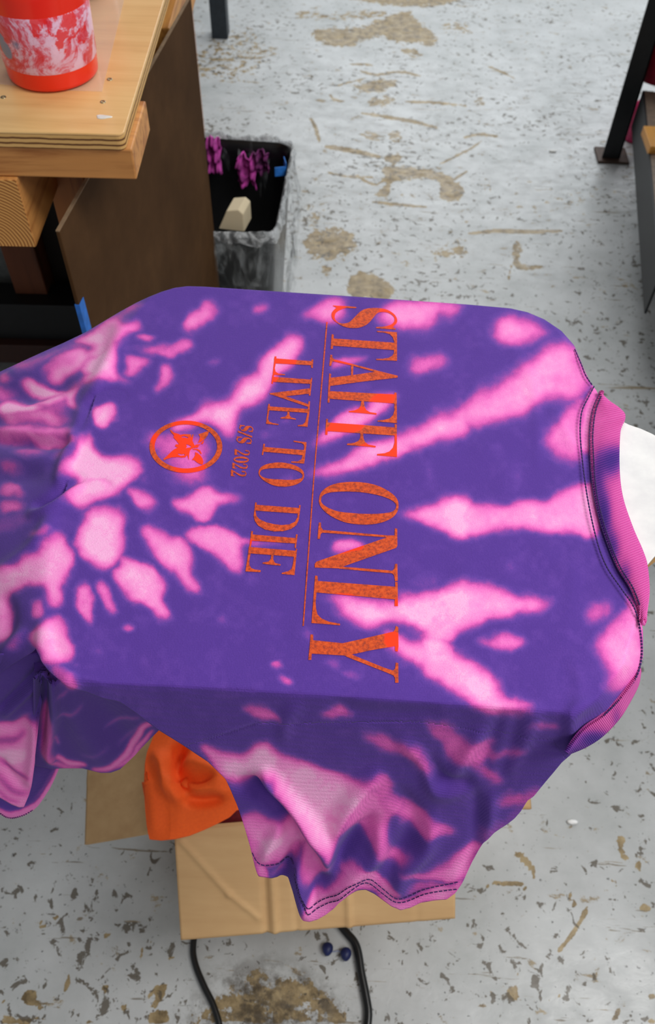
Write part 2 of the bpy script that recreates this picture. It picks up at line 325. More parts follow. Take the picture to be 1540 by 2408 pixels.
 ([(560,300),(620,290),(600,420),(560,540),(480,560),(430,500),(500,400)], .95, 12, A4), ([(-60,690),(120,700),(260,640),(380,600),(300,700),(100,720)], .93, 12, A4), ([(-60,560),(40,600),(110,620),(60,660),(-60,650)], .5, 12, A4), ([(340,420),(420,400),(480,440),(400,520),(300,560),(240,540)], .8, 9, A4),
 ([(880,2190),(960,2140),(1060,2050),(1080,2060),(1000,2150),(900,2230)], .6, 6, A6),
 ([(395,30),(450,18),(500,45),(542,82),(500,88),(430,58)], .68, 6, A8), ([(660,55),(740,33),(785,58),(775,80),(720,72)], .68, 6, A8),
 ([(800,128),(850,118),(930,148),(1000,160),(1045,225),(1070,275),(1000,240),(960,205),(880,185)], .66, 8, A8),
 ([(1035,90),(1100,82),(1140,108),(1200,150),(1230,135),(1290,150),(1250,172),(1290,190),(1380,170),(1395,190),(1300,222),(1230,230),(1315,280),(1300,300),(1250,290),(1180,235),(1120,212),(1090,155)], .66, 8, A8),
 ([(1380,95),(1440,78),(1500,88),(1495,110),(1420,107)], .62, 7, A8), ([(600,150),(700,150),(690,180),(610,175)], .12, 10, A8), ([(1150,-15),(1330,-5),(1400,30),(1250,40)], .7, 9, A8),
 ([(255,165),(320,180),(380,200),(440,165),(500,158),(540,195),(600,220),(700,250),(780,282),(830,275),(860,300),(800,380),(760,440),(740,480),(720,520),(700,550),(680,510),(640,470),(600,420),(560,370),(520,310),(480,262),(440,300),(380,300),(330,280),(290,230)], .93, 8, A8),
 ([(780,290),(830,268),(880,258),(930,300),(920,330),(980,380),(1050,410),(1100,430),(1150,470),(1080,482),(1000,472),(930,415),(905,450),(920,520),(960,550),(1000,545),(960,585),(900,565),(830,490),(790,460),(740,470),(760,400)], .72, 7, A8),
 ([(380,440),(410,400),(450,395),(500,418),(600,428),(640,470),(610,520),(560,575),(500,582),(440,575),(420,500)], .82, 8, A8), ([(420,470),(500,450),(580,460),(560,540),(480,560),(440,540)], .95, 12, A8),
 ([(600,520),(640,470),(700,560),(720,570),(670,620),(640,665),(600,600)], .74, 6, A8),
 ([(600,770),(625,700),(700,655),(770,590),(850,600),(900,650),(940,685),(980,690),(1060,660),(1130,645),(1175,640),(1120,720),(1040,720),(960,760),(900,730),(850,675),(770,690),(700,770),(640,800),(590,790)], .82, 6, A8),
 ([(740,600),(790,565),(850,590),(930,650),(960,680),(900,690),(850,640),(770,625)], .85, 6, A8),
 ([(1100,582),(1150,530),(1200,505),(1240,510),(1210,590),(1180,640),(1050,640),(960,612),(930,592),(1040,600)], .78, 7, A8), ([(960,685),(1000,640),(1080,640),(1080,670)], .6, 7, A8),
 ([(1280,375),(1340,330),(1450,310),(1420,370),(1350,385)], .6, 9, A8), ([(1200,490),(1300,420),(1380,370),(1370,410),(1290,490),(1240,520)], .45, 9, A8),
 ([(440,560),(480,590),(490,640),(450,640)], .8, 5, A8), ([(490,600),(560,590),(550,615),(500,620)], .5, 6, A8),
]: paint(D, pts, lev, s * 1.1, 'max', tf)
# darker streaks of dye over the light parts
for pts, wd, lev, s, tf in [
 ([(1000,1975),(1080,1985),(1160,2005),(1260,2022)], 12, .8, 7, A5), ([(580,465),(660,455),(740,475)], 10, .35, 8, A6), ([(30,640),(120,640),(180,665)], 10, .35, 8, A6),
 ([(240,520),(330,480),(420,440)], 14, .6, 9, A4), ([(360,560),(420,580),(440,640),(380,630)], 22, .6, 9, A4), ([(430,890),(440,780),(470,700)], 14, .75, 7, A4), ([(200,690),(300,720),(400,700)], 12, .4, 8, A4),
 ([(430,1060),(530,1070),(580,1110)], 5, .25, 4, A4), ([(300,1200),(220,1260),(170,1330)], 14, .6, 8, A4),
 ([(700,560),(760,470),(820,440),(850,420)], 10, .4, 6, A8), ([(820,300),(880,330),(900,380)], 8, .3, 6, A8), ([(690,420),(760,400),(800,370)], 6, .2, 5, A8),
 ([(480,1500),(560,1495),(640,1500)], 4, .0, 6, A6)]:
    stroke(D, pts, wd, lev, s, 'cut', tf)
# mottling of the dye edge
def vnoise(h, w_, cell, seed):
    r = np.random.default_rng(seed); g = r.random((h // cell + 3, w_ // cell + 3)).astype(np.float32)
    yy, xx = np.mgrid[0:h, 0:w_] / cell; yi = yy.astype(int); xi = xx.astype(int); fy = yy - yi; fx = xx - xi
    fy = fy * fy * (3 - 2 * fy); fx = fx * fx * (3 - 2 * fx)
    return (g[yi, xi] * (1 - fx) + g[yi, xi + 1] * fx) * (1 - fy) + (g[yi + 1, xi] * (1 - fx) + g[yi + 1, xi + 1] * fx) * fy - .5
def bil(A, x, y):
    x = np.clip(x, 0, A.shape[1] - 1.01); y = np.clip(y, 0, A.shape[0] - 1.01); xi = x.astype(int); yi = y.astype(int); fx = x - xi; fy = y - yi
    return (A[yi, xi] * (1 - fx) + A[yi, xi + 1] * fx) * (1 - fy) + (A[yi + 1, xi] * (1 - fx) + A[yi + 1, xi + 1] * fx) * fy
wx = vnoise(H2, W2, 16, 1) * 6 + vnoise(H2, W2, 5, 2) * 1.6; wy = vnoise(H2, W2, 16, 3) * 6 + vnoise(H2, W2, 5, 4) * 1.6
yy, xx = np.mgrid[0:H2, 0:W2]
D = bil(D, xx + wx, yy + wy)
core = np.clip(blur(np.clip(D, 0, 1), 8) * 1.15, 0, 1); D = D * (.80 + .26 * core ** 2)
yy, xx = np.mgrid[0:H2, 0:W2]; D = D * (1 + .55 * (1 / (1 + np.exp((xx * 2 - OX - 225) / 25))) * (1 / (1 + np.exp((yy * 2 - 1060) / 30))))
tone = vnoise(H2, W2, 26, 5) * .12 + vnoise(H2, W2, 9, 6) * .10 + vnoise(H2, W2, 4, 16) * .05
D = np.clip(D + tone * (D > .05) + (vnoise(H2, W2, 30, 9) > .3) * 0, 0, 1)
D = np.maximum(D, np.clip(vnoise(H2, W2, 22, 11) * .16 + vnoise(H2, W2, 7, 12) * .12, 0, .2))
D = D.astype(np.float32)
def dye(px, py, A=None): return bil(D if A is None else A, (px + OX) / 2, py / 2)

# ------------------------------------------------------------------ the floor slab with its worn patches and gouges
Wf = np.zeros((H2, W2), np.float32)
F4 = (700, 0, 2.567); FL = (0, 1860, 3.5); FR = (1100, 1780, 3.5)
for pts, lev, s_, tf in [
 ([(80,180),(200,172),(400,160),(520,100),(680,60),(700,110),(800,180),(850,250),(820,280),(700,260),(560,250),(500,210),(440,240),(360,250),(330,285),(200,270),(100,240)], .7, 10, F4),
 ([(0,60),(200,80),(500,60),(560,100),(300,120),(0,110)], .55, 10, F4), ([(300,-10),(980,-10),(820,40),(600,40),(400,15)], .6, 8, F4), ([(850,140),(1000,120),(1080,200),(1000,230),(880,200)], .38, 12, F4),
 ([(610,290),(700,285),(760,340),(680,350)], .5, 6, F4), ([(320,520),(400,490),(600,480),(590,520),(500,560),(400,560)], .6, 8, F4), ([(420,590),(600,570),(600,610),(520,660),(420,640)], .45, 8, F4), ([(1060,590),(1130,585),(1130,640),(1060,630)], .4, 6, F4),
 ([(510,1010),(700,1010),(860,1040),(980,1110),(1000,1190),(900,1220),(860,1180),(840,1090),(700,1080),(560,1110),(560,1180),(460,1180),(530,1110)], .72, 7, F4), ([(520,940),(620,930),(620,985),(540,990)], .6, 6, F4), ([(560,790),(620,800),(630,860),(560,850)], .5, 6, F4),
 ([(560,1180),(700,1170),(720,1190),(600,1195)], .5, 5, F4), ([(370,810),(440,790),(560,850),(400,840)], .5, 6, F4), ([(0,1260),(120,1230),(200,1330),(60,1380),(0,1360)], .35, 18, F4),
 ([(30,1420),(200,1370),(330,1400),(360,1500),(200,1580),(60,1540)], .62, 16, F4), ([(310,1680),(400,1640),(540,1700),(580,1790),(320,1790)], .8, 9, F4), ([(780,1540),(860,1490),(980,1480),(1060,1540),(900,1560)], .5, 10, F4),
 ([(1300,1460),(1360,1490),(1340,1590),(1480,1600),(1470,1630),(1310,1620)], .6, 6, F4), ([(150,1600),(210,1620),(200,1670),(150,1660)], .5, 6, F4), ([(900,1440),(1040,1450),(1000,1480),(900,1480)], .4, 8, F4), ([(500,1500),(700,1540),(900,1600),(700,1640),(520,1590)], .28, 20, F4),
 ([(190,1680),(240,1640),(310,1640),(290,1700),(350,1770),(340,1800),(180,1730)], .75, 5, FL), ([(40,1850),(160,1870),(300,1860),(460,1900),(440,1930),(60,1930)], .6, 8, FL), ([(560,1500),(590,1500),(560,1650),(525,1650)], .7, 4, FL), ([(850,1600),(900,1610),(890,1670),(840,1660)], .7, 4, FL),
 ([(850,1180),(905,1165),(890,1215),(840,1215)], .7, 4, FL), ([(310,1080),(390,1090),(380,1140),(310,1120)], .6, 5, FL), ([(1260,1620),(1370,1590),(1340,1740),(1230,1790),(1270,1690)], .75, 6, FL), ([(1210,1830),(1370,1790),(1380,1900),(1250,1910)], .6, 8, FL), ([(980,1730),(1060,1720),(1060,1830),(990,1830)], .42, 6, FL),
 ([(720,1870),(800,1850),(780,1920),(700,1920)], .6, 6, FL), ([(960,1340),(1000,1340),(980,1390)], .5, 4, FL), ([(1390,1360),(1430,1360),(1420,1400),(1390,1400)], .6, 4, FL),
 ([(330,640),(430,650),(440,780),(340,790)], .42, 14, FR), ([(1230,640),(1310,670),(1270,760),(1330,850),(1260,850),(1230,740)], .65, 5, FR), ([(1380,860),(1430,880),(1420,950),(1370,910)], .65, 4, FR), ([(1150,990),(1200,995),(1255,1080),(1210,1070)], .7, 4, FR), ([(1410,1220),(1510,1230),(1510,1275),(1430,1275)], .7, 5, FR),
 ([(320,1930),(410,1900),(400,2000),(330,1990)], .75, 6, FR), ([(1240,2070),(1270,2090),(1230,2130),(1250,2200),(1190,2190),(1200,2120)], .75, 4, FR), ([(1480,1960),(1540,1940),(1540,2010)], .65, 5, FR), ([(740,1950),(765,1950),(750,2010),(730,1990)], .65, 3, FR), ([(60,2020),(130,2030),(100,2070)], .6, 5, FR), ([(1480,2150),(1540,2150),(1540,2200),(1470,2200)], .65, 5, FR), ([(860,1420),(900,1430),(890,1470)], .6, 4, FR),
 ([(500,2350),(540,2300),(600,2285),(680,2290),(760,2315),(800,2350),(800,2408),(430,2408)], .46, 22, (0,0,1)), ([(0,130),(0,60)], 0, 3, (0,0,1)), ([(30,1000),(-160,1000),(-160,1080),(60,1120)], .1, 20, FR),
 ([(0,100),(120,60),(140,160),(60,200),(-100,160)], .3, 14, (480,0,1)), ([(90,100),(180,110),(160,140),(90,130)], .35, 10, (480,0,1)), ([(1150,480),(1400,430),(1380,500),(1200,520)], .22, 22, (0,0,1))]:
    if lev: paint(Wf, pts, lev + .06, s_ * .8, 'max', tf)
for pts, wd, lev, tf in [
 ([(300,385),(400,388),(460,396)],4,.6,F4), ([(370,425),(470,450),(620,435),(740,460)],5,.65,F4), ([(640,615),(800,618),(1020,640)],5,.6,F4), ([(380,682),(560,710),(700,735),(850,775)],6,.75,F4), ([(75,710),(110,780),(135,865)],6,.7,F4), ([(160,885),(300,905),(500,948)],8,.85,F4),
 ([(180,1040),(300,1065),(520,1075)],4,.6,F4), ([(350,1045),(400,1090),(470,1115),(530,1080)],5,.65,F4), ([(860,990),(960,940),(1040,900),(1110,850)],5,.6,F4), ([(1000,830),(1100,812),(1210,825)],5,.65,F4), ([(930,1095),(980,1060),(1030,1030)],5,.6,F4), ([(1135,1045),(1125,1180)],4,.6,F4), ([(1160,1045),(1160,1190)],5,.6,F4), ([(1160,1190),(1280,1250)],4,.5,F4),
 ([(440,1215),(600,1235),(780,1250)],5,.65,F4), ([(780,1390),(900,1392)],4,.55,F4), ([(1030,1410),(1200,1395),(1380,1400),(1600,1395)],7,.75,F4), ([(980,1345),(1110,1320)],5,.55,F4), ([(190,560),(220,600),(290,615)],5,.6,F4), ([(1140,395),(1220,430),(1310,475)],4,.55,F4), ([(650,1550),(655,1610)],4,.6,F4), ([(650,1580),(780,1650)],4,.5,F4), ([(1240,1260),(1200,1350)],4,.5,F4), ([(0,665),(100,655)],3,.5,F4), ([(1290,1600),(1270,1690)],8,.6,F4), ([(1250,1095),(1540,1100)],3,.5,F4), ([(1400,1150),(1540,1145)],4,.55,F4), ([(560,630),(530,740)],5,.45,F4), ([(230,520),(300,500),(420,470)],4,.5,F4),
 ([(1110,1240),(1080,1390)],5,.75,FL), ([(1185,1260),(1135,1450)],5,.75,FL), ([(1250,1225),(1205,1350)],4,.75,FL), ([(0,1620),(20,1700),(55,1830)],4,.65,FL), ([(300,1080),(440,1050),(490,1060)],5,.6,FL), ([(480,1110),(500,1170)],5,.6,FL), ([(870,1240),(890,1330)],6,.6,FL), ([(1090,1600),(1160,1580)],6,.6,FL), ([(1310,1030),(1350,1080)],5,.7,FL), ([(1220,870),(1280,850)],5,.65,FL), ([(1120,1210),(1180,1190)],5,.6,FL), ([(440,1030),(490,1060)],5,.6,FL), ([(930,1190),(970,1215)],4,.6,FL), ([(1240,1660),(1230,1780)],8,.7,FL), ([(400,1860),(460,1890)],5,.6,FL),
 ([(370,780),(460,840),(520,900),(560,1000)],9,.7,FR), ([(130,1080),(250,1030),(340,1045),(440,1045),(480,1110)],7,.65,FR), ([(1005,1215),(940,1320),(880,1430),(790,1540),(720,1630)],8,.85,FR), ([(835,1135),(870,1200),(905,1245)],6,.75,FR), ([(1275,980),(1275,1050)],6,.65,FR), ([(1325,980),(1320,1030)],4,.6,FR), ([(680,1910),(660,2045)],5,.7,FR), ([(1010,1610),(1045,1675)],6,.75,FR), ([(1080,1715),(1050,1790)],6,.7,FR), ([(530,1710),(585,1755)],5,.75,FR), ([(590,1790),(645,1740)],4,.65,FR), ([(435,1720),(400,1800)],7,.65,FR), ([(265,1580),(325,1570)],6,.75,FR), ([(1345,1640),(1360,1680)],5,.7,FR), ([(1185,1550),(1200,1590)],5,.7,FR), ([(1415,1690),(1460,1725)],4,.65,FR), ([(1370,1740),(1390,1775)],4,.65,FR), ([(850,1775),(830,1810)],5,.65,FR), ([(560,510),(635,490)],6,.7,FR), ([(1000,440),(1050,460)],5,.5,FR), ([(230,780),(200,820)],6,.55,FR), ([(970,740),(985,790)],5,.6,FR), ([(1030,660),(1040,700)],5,.6,FR),([(300,2020),(310,2070)],6,.6,FR), ([(130,2050),(250,1990)],5,.5,FR), ([(200,1300),(160,1380)],4,.4,FR), ([(1280,520),(1340,480)],5,.5,FR)]:
    stroke(Wf, pts, wd * 1.25, lev * 1.5, 1.6, 'max', tf)
gx, gy = np.meshgrid(np.arange(-1.6, 1.6, .0055), np.arange(.05, 4.2, .0065))
q_ = np.stack([gx, gy, np.full_like(gx, -ZC)], -1) @ RM
fpx = CX + F * q_[..., 0] / q_[..., 2]; fpy = CY + F * q_[..., 1] / q_[..., 2]
inside = (fpx > -50) & (fpx < 1550) & (fpy > -5) & (fpy < 2407)
wv_ = bil(Wf, (np.clip(fpx, -55, 1600) + OX) / 2, np.clip(fpy, 0, 2406) / 2) * inside
me = bpy.data.meshes.new('floor'); R_, C_ = gx.shape; idx = np.arange(R_ * C_).reshape(R_, C_)
fs_ = np.stack([idx[:-1, :-1], idx[:-1, 1:], idx[1:, 1:], idx[1:, :-1]], -1).reshape(-1, 4)
co = np.stack([gx, gy, np.zeros_like(gx)], -1).reshape(-1, 3)
# outer ring to the rest of the room
X0, X1, Y0, Y1 = gx[0, 0], gx[0, -1], gy[0, 0], gy[-1, 0]; n0 = len(co)
ext = np.array([(-6, -3, 0), (6, -3, 0), (6, 9, 0), (-6, 9, 0)], float); co = np.vstack([co, ext])
cor_ = [idx[0, 0], idx[0, -1], idx[-1, -1], idx[-1, 0]]
bot_ = list(idx[0, :]); rgt_ = list(idx[:, -1]); top_ = list(idx[-1, ::-1]); lft_ = list(idx[::-1, 0])
loops_ = [[n0, n0 + 1] + bot_[::-1], [n0 + 1, n0 + 2] + rgt_[::-1], [n0 + 2, n0 + 3] + top_[::-1], [n0 + 3, n0] + lft_[::-1]]
me.vertices.add(len(co)); me.vertices.foreach_set('co', co.reshape(-1).astype(np.float32))
li = np.concatenate([fs_.reshape(-1)] + [np.array(l_) for l_ in loops_]).astype(np.int32)
st = np.concatenate([np.arange(0, fs_.size, 4), fs_.size + np.cumsum([0] + [len(l_) for l_ in loops_[:-1]])]).astype(np.int32)
me.loops.add(len(li)); me.loops.foreach_set('vertex_index', li); me.polygons.add(len(st)); me.polygons.foreach_set('loop_start', st)
me.update(calc_edges=True); me.validate()
a_ = me.attributes.new('wear', 'FLOAT', 'POINT'); a_.data.foreach_set('value', np.concatenate([wv_.ravel(), np.zeros(4)]).astype(np.float32))
floor = link('floor', me, FLOOR_MAT); tag(floor, kind='structure')

# ------------------------------------------------------------------ cloth material
def cloth_mat(name, rib=0):
    m = NM(name, .85)
    at = m.n('ShaderNodeAttribute'); at.attribute_name = 'dye'
    f = at.outputs['Fac']
    g = m.noise(m.coord(), 900, 2, .6); g2 = m.noise(m.coord(), 260, 3, .6)
    f = m.math('ADD', f, m.math('MULTIPLY', m.math('SUBTRACT', g, .5), .16)); f = m.math('ADD', f, m.math('MULTIPLY', m.math('SUBTRACT', g2, .5), .10), True)
    c = m.ramp(f, [(0, (88, 56, 150)), (.13, (100, 64, 160)), (.30, (134, 72, 168)), (.48, (196, 80, 172)), (.64, (236, 104, 192)), (.80, (250, 134, 208)), (.93, (254, 158, 218)), (1, (255, 182, 227))])
    m.color(c)
    m.b.inputs['Sheen Weight'].default_value = .08; m.b.inputs['Sheen Roughness'].default_value = .5
    m.b.inputs['Specular IOR Level'].default_value = .15
    wv = m.n('ShaderNodeTexWave'); wv.inputs['Scale'].default_value = 260; wv.inputs['Distortion'].default_value = 2; wv.bands_direction = 'Y'; m.l(m.coord(), wv.inputs[0])
    m.bump(m.math('ADD', g, m.math('MULTIPLY', wv.outputs['Fac'], .35)), .5, .0007)
    return m.m
M_cloth = cloth_mat('tie_dye_jersey')
ink = NM('orange_ink', .6)
at = ink.n('ShaderNodeAttribute'); at.attribute_name = 'dye'
mo = ink.noise(ink.coord(), 380, 3, .7)
dkc = ink.ramp(mo, [(.36, (160, 62, 42)), (.5, (206, 76, 34)), (.66, (226, 92, 40))])
ink.color(ink.mix(ink.maprange(at.outputs['Fac'], .24, .46), dkc, (255, 62, 22))); ink.bump(mo, .3, .0004); ink.b.inputs['Specular IOR Level'].default_value = .2
M_ink = ink.m
M_thread = plain('purple_thread', (52, 28, 92), .8)

def setdye(me, vals):
    a = me.attributes.new('dye', 'FLOAT', 'POINT'); a.data.foreach_set('value', np.asarray(vals, np.float32).ravel())
def gridmesh(name, P, vals, mat, parent, flip=False, mask=None):
    R_, C_ = P.shape[:2]; idx = np.arange(R_ * C_).reshape(R_, C_)
    q = np.stack([idx[:-1, :-1], idx[1:, :-1], idx[1:, 1:], idx[:-1, 1:]], -1).reshape(-1, 4)
    if flip: q = q[:, ::-1]
    if mask is not None:
        q = q[mask.reshape(-1)]; used, inv = np.unique(q, return_inverse=True); q = inv.reshape(-1, 4); P = P.reshape(-1, 3)[used][None]; vals = np.asarray(vals).ravel()[used]; R_, C_ = 1, len(used)
    me = bpy.data.meshes.new(name); me.vertices.add(R_ * C_); me.vertices.foreach_set('co', P.reshape(-1).astype(np.float32))
    me.loops.add(q.size); me.loops.foreach_set('vertex_index', q.reshape(-1).astype(np.int32))
    me.polygons.add(len(q)); me.polygons.foreach_set('loop_start', np.arange(0, q.size, 4, dtype=np.int32))
    me.update(calc_edges=True); me.validate()
    if vals is not None: setdye(me, vals)
    return link(name, me, mat, parent, True)
def solid(o, t=.0012, off=-1):
    m = o.modifiers.new('thickness', 'SOLIDIFY'); m.thickness = t; m.offset = off; return o
def normals(P):
    a = np.gradient(P, axis=0); b = np.gradient(P, axis=1); n = np.cross(a, b); n /= np.linalg.norm(n, axis=-1)[..., None] + 1e-12
    return n

HP = .95
# wrinkle height map (metres, along the cloth normal)
Wk = np.zeros((H2, W2), np.float32)
for pts, wd, a, s, tf in [
 ([(640,250),(600,350),(560,470),(480,600),(450,740)], 24, .004, 14, A4), ([(600,300),(520,430),(460,560),(400,640)], 16, -.002, 12, A4),
 ([(640,640),(540,640),(470,670),(440,740),(400,850)], 14, -.007, 7, A4), ([(440,700),(400,840),(340,980),(300,1100)], 18, .006, 9, A4),
 ([(380,880),(250,890),(100,880),(-80,860)], 16, -.006, 8, A4), ([(390,840),(250,850),(100,840),(-80,820)], 18, .005, 10, A4),
 ([(420,1060),(340,1110),(260,1180),(180,1215)], 14, -.008, 7, A4), ([(420,1100),(340,1160),(250,1220),(150,1260)], 18, .006, 9, A4),
 ([(0,560),(200,500),(400,430)], 26, .005, 15, A4), ([(0,640),(200,640),(380,580)], 22, -.006, 14, A4), ([(-80,730),(150,730),(330,660)], 26, .006, 14, A4),
 ([(-80,980),(120,960),(300,980)], 20, .004, 14, A4), ([(-80,1060),(100,1060),(220,1050)], 20, -.004, 14, A4),
 ([(270,1250),(230,1350),(160,1450),(30,1540),(-60,1600)], 22, .006, 12, A4), ([(250,1380),(200,1440),(60,1540)], 12, -.003, 8, A4),
 ([(420,1060),(530,1070),(580,1110)], 5, -.0012, 4, A4),
 ([(30,230),(40,340),(20,440)], 20, -.006, 12, A7), ([(230,350),(230,520),(300,620),(420,700)], 24, .005, 12, A7), ([(120,400),(60,480),(0,540)], 20, .005, 10, A7),
 ([(140,60),(300,330)], 10, .0012, 8, A6), ([(400,250),(520,430),(560,640),(570,900)], 14, .0012, 10, A6), ([(640,600),(720,740),(790,880)], 14, .0014, 9, A6), ([(720,460),(780,500),(850,500)], 10, .001, 7, A6),
 ([(760,2150),(780,2000),(740,1880)], 16, .0015, 12, A6), ([(850,2090),(740,2140),(740,2330)], 18, .004, 12, A6), ([(760,1420),(740,1560),(720,1700)], 14, .0008, 12, A6),
 # sleeve folds
 ([(470,255),(540,340),(620,430),(700,540),(690,620)], 30, .012, 10, A8), ([(380,300),(470,320),(560,400),(590,480)], 26, -.010, 12, A8),
 ([(880,262),(800,330),(740,430),(710,540)], 26, .008, 13, A8), ([(860,420),(800,480),(730,560),(640,690)], 22, -.009, 12, A8),
 ([(880,450),(870,540),(800,600),(720,700)], 26, .009, 13, A8), ([(940,330),(1000,420),(960,520),(900,600)], 26, -.008, 16, A8),
 ([(1060,420),(1040,520),(960,600),(940,690)], 26, .008, 14, A8), ([(1210,330),(1220,420),(1210,520),(1160,620)], 22, -.004, 10, A8),
 ([(1270,330),(1260,420),(1230,500)], 20, .003, 10, A8), ([(950,150),(1040,230),(1070,330),(1180,320)], 18, .006, 12, A8), ([(1040,200),(1100,290),(1200,300)], 16, -.006, 10, A8),
 ([(600,30),(560,60),(540,150)], 18, .003, 12, A8), ([(700,30),(900,60),(1080,50)], 18, -.003, 14, A8), ([(1240,110),(1180,190),(1130,280)], 18, .005, 12, A8), ([(1300,60),(1260,170),(1240,280)], 16, -.0025, 10, A8),
 ([(1430,30),(1390,140),(1330,260)], 18, .0025, 12, A8), ([(1360,50),(1340,160),(1290,280)], 16, -.002, 10, A8),
 ([(470,560),(500,500),(540,430)], 20, .006, 9, A8), ([(520,640),(570,560),(600,500)], 18, -.008, 8, A8), ([(590,560),(600,650),(620,760)], 22, .010, 9, A8), ([(640,640),(650,720)], 12, -.006, 8, A8)]:
    stroke(Wk, pts, wd, a, s, 'add', tf)
Wk = blur(Wk, 1.6) * 1.3 + (vnoise(H2, W2, 60, 21) * .0012 + vnoise(H2, W2, 24, 22) * .0007)
def wk(px, py): return bil(Wk, (px + OX) / 2, py / 2)

platen_px = [(440,674),(600,684),(800,697),(1000,710),(1200,724),(1300,768),(1362,850),(1400,925),(1462,985),(1540,1018),(1620,1080),(1640,1180),(1590,1270),(1530,1330),(1495,1440),(1462,1560),(1400,1640),(1340,1672),
             (1100,1655),(800,1634),(500,1615),(240,1602),(165,1585),(125,1540),(110,1420),(125,1250),(175,1080),(235,900),(290,780),(350,705),(395,680)]
def sdist(px, py, poly):
    d = np.full(px.shape, 1e9); ins = np.zeros(px.shape, bool); n = len(poly)
    for i in range(n):
        ax, ay = poly[i]; bx, by = poly[(i + 1) % n]; ex, ey = bx - ax, by - ay
        t = np.clip(((px - ax) * ex + (py - ay) * ey) / (ex * ex + ey * ey), 0, 1)
        d = np.minimum(d, np.hypot(px - ax - t * ex, py - ay - t * ey))
        if ay != by: ins ^= ((ay > py) != (by > py)) & (px < ex * (py - ay) / ey + ax)
    return np.where(ins, -d, d)
def drop(px, py):
    d = np.maximum(sdist(px, py, platen_px), 0)
    left = 1 / (1 + np.exp((px - 190) / 50)) * 1 / (1 + np.exp((py - 1560) / 40))
    k = .00050 * (1 - left) + (.00030) * left
    r = 7 * (1 - left) + 55 * left
    return k * (np.sqrt(d * d + r * r) - r)

# ------------------------------------------------------------------ the shirt
shirt = empty('t_shirt', UV(800, 1150, HP), 'purple and pink tie-dye t-shirt with orange STAFF ONLY print, stretched over a white printing board', 't-shirt')
top = np.array([(-60,905),(-30,890),(0,874),(50,851),(100,828),(150,806),(200,782),(240,758),(280,734),(320,712),(350,698),(380,686),(410,677),(440,673),(480,674),(600,682),(800,695),(1000,709),(1100,716),(1200,725),(1240,734),(1280,751),(1320,778),(1350,812),(1366,850),(1376,875),(1390,902),(1402,918),(1410,935),(1416,985),(1418,1060),(1424,1130),(1436,1200),(1456,1270),(1478,1330),(1497,1390),(1506,1440),(1511,1490)], float)
bot = np.array([(-60,1620),(0,1582),(55,1545),(91,1523),(109,1553),(127,1573),(164,1605),(200,1625),(245,1643),(282,1652),(318,1677),(355,1705),(367,1714),(442,1762),(489,1792),(530,1832),(557,1890),(575,1945),(590,1998),(600,2040),(607,2060),(624,2063),(651,2070),(678,2064),(690,2090),(705,2140),(712,2161),(728,2167),(746,2163),(766,2152),(786,2136),(802,2112),(820,2098),(840,2092),(860,2092),(880,2102),(901,2118),(920,2132),(942,2141),(965,2135),(989,2123),(1020,2118),(1050,2116),(1070,2100),(1087,2076),(1100,2052),(1110,2032),(1137,1984),(1160,1960),(1191,1940),(1210,1925),(1225,1908),(1240,1882),(1255,1872),(1275,1848),(1299,1820),(1320,1795),(1340,1778),(1352,1760),(1380,1722),(1400,1702),(1440,1668),(1465,1640),(1485,1614),(1498,1590),(1506,1565),(1511,1541)], float)
xs = np.concatenate([np.arange(-58, 560, 3.2), np.arange(560, 760, 2.2), np.arange(760, 1340, 3.0), np.arange(1340, 1511, 1.6), [1510.9]])
def smooth_interp(xs, P):
    f = np.linspace(P[0, 0], P[-1, 0], 3000); y = np.interp(f, P[:, 0], P[:, 1]); k = np.ones(9) / 9
    y = np.convolve(np.pad(y, 4, 'edge'), k, 'valid'); return np.interp(xs, f, y)
T = smooth_interp(xs, top); B = smooth_interp(xs, bot)
NR = 430; v = np.linspace(0, 1, NR)[:, None]
PX = np.broadcast_to(xs[None], (NR, len(xs))).copy(); PY = T[None] * (1 - v) + B[None] * v
def edgefade(px): return 1
Z = HP + .0015 - drop(PX, PY)
P = U(PX, PY, Z)
Nn = normals(P); Nn *= np.sign(Nn[..., 2:3] + 1e-9)
ef = np.clip(np.minimum(v * 40, 1), 0, 1)
P = P + Nn * (wk(PX, PY) * ef)[..., None]
P[..., 2] = np.where(sdist(PX, PY, platen_px) < 3, np.maximum(P[..., 2], HP + .0008), P[..., 2])
vals = dye(PX, PY)
# cloth goes on behind the far edge of the board and hangs there; and is turned under at the hem
back = []; bv = []
for i, (dy, dz) in enumerate(((.001, -.002), (.0025, -.006), (.004, -.014), (.006, -.03), (.009, -.06), (.010, -.10), (.006, -.15))):
    q = P[0].copy(); fade = np.clip((1410 - xs) / 60, .05, 1)
    q[:, 1] += dy * fade; q[:, 2] += dz * fade; back.append(q); bv.append(vals[0])
P = np.concatenate([np.array(back)[::-1], P]); vals = np.concatenate([np.array(bv)[::-1], vals])
FY = np.concatenate([np.repeat(PY[:1], 7, 0), PY]); FXm = (xs[:-1] + xs[1:]) / 2; fy_ = (FY[:-1, :-1] + FY[1:, 1:]) / 2
is_sleeve = (fy_ > np.interp(FXm, [400, 440, 600, 1000, 1300, 1340], [1800, 1755, 1700, 1700, 1740, 1800])[None]) & (FXm > 430)[None] & (FXm < 1330)[None]
solid(gridmesh('body', P, vals, M_cloth, shirt, mask=~is_sleeve), .0012)
sleeve = solid(gridmesh('sleeve', P, vals, M_cloth, shirt, mask=is_sleeve), .0012)

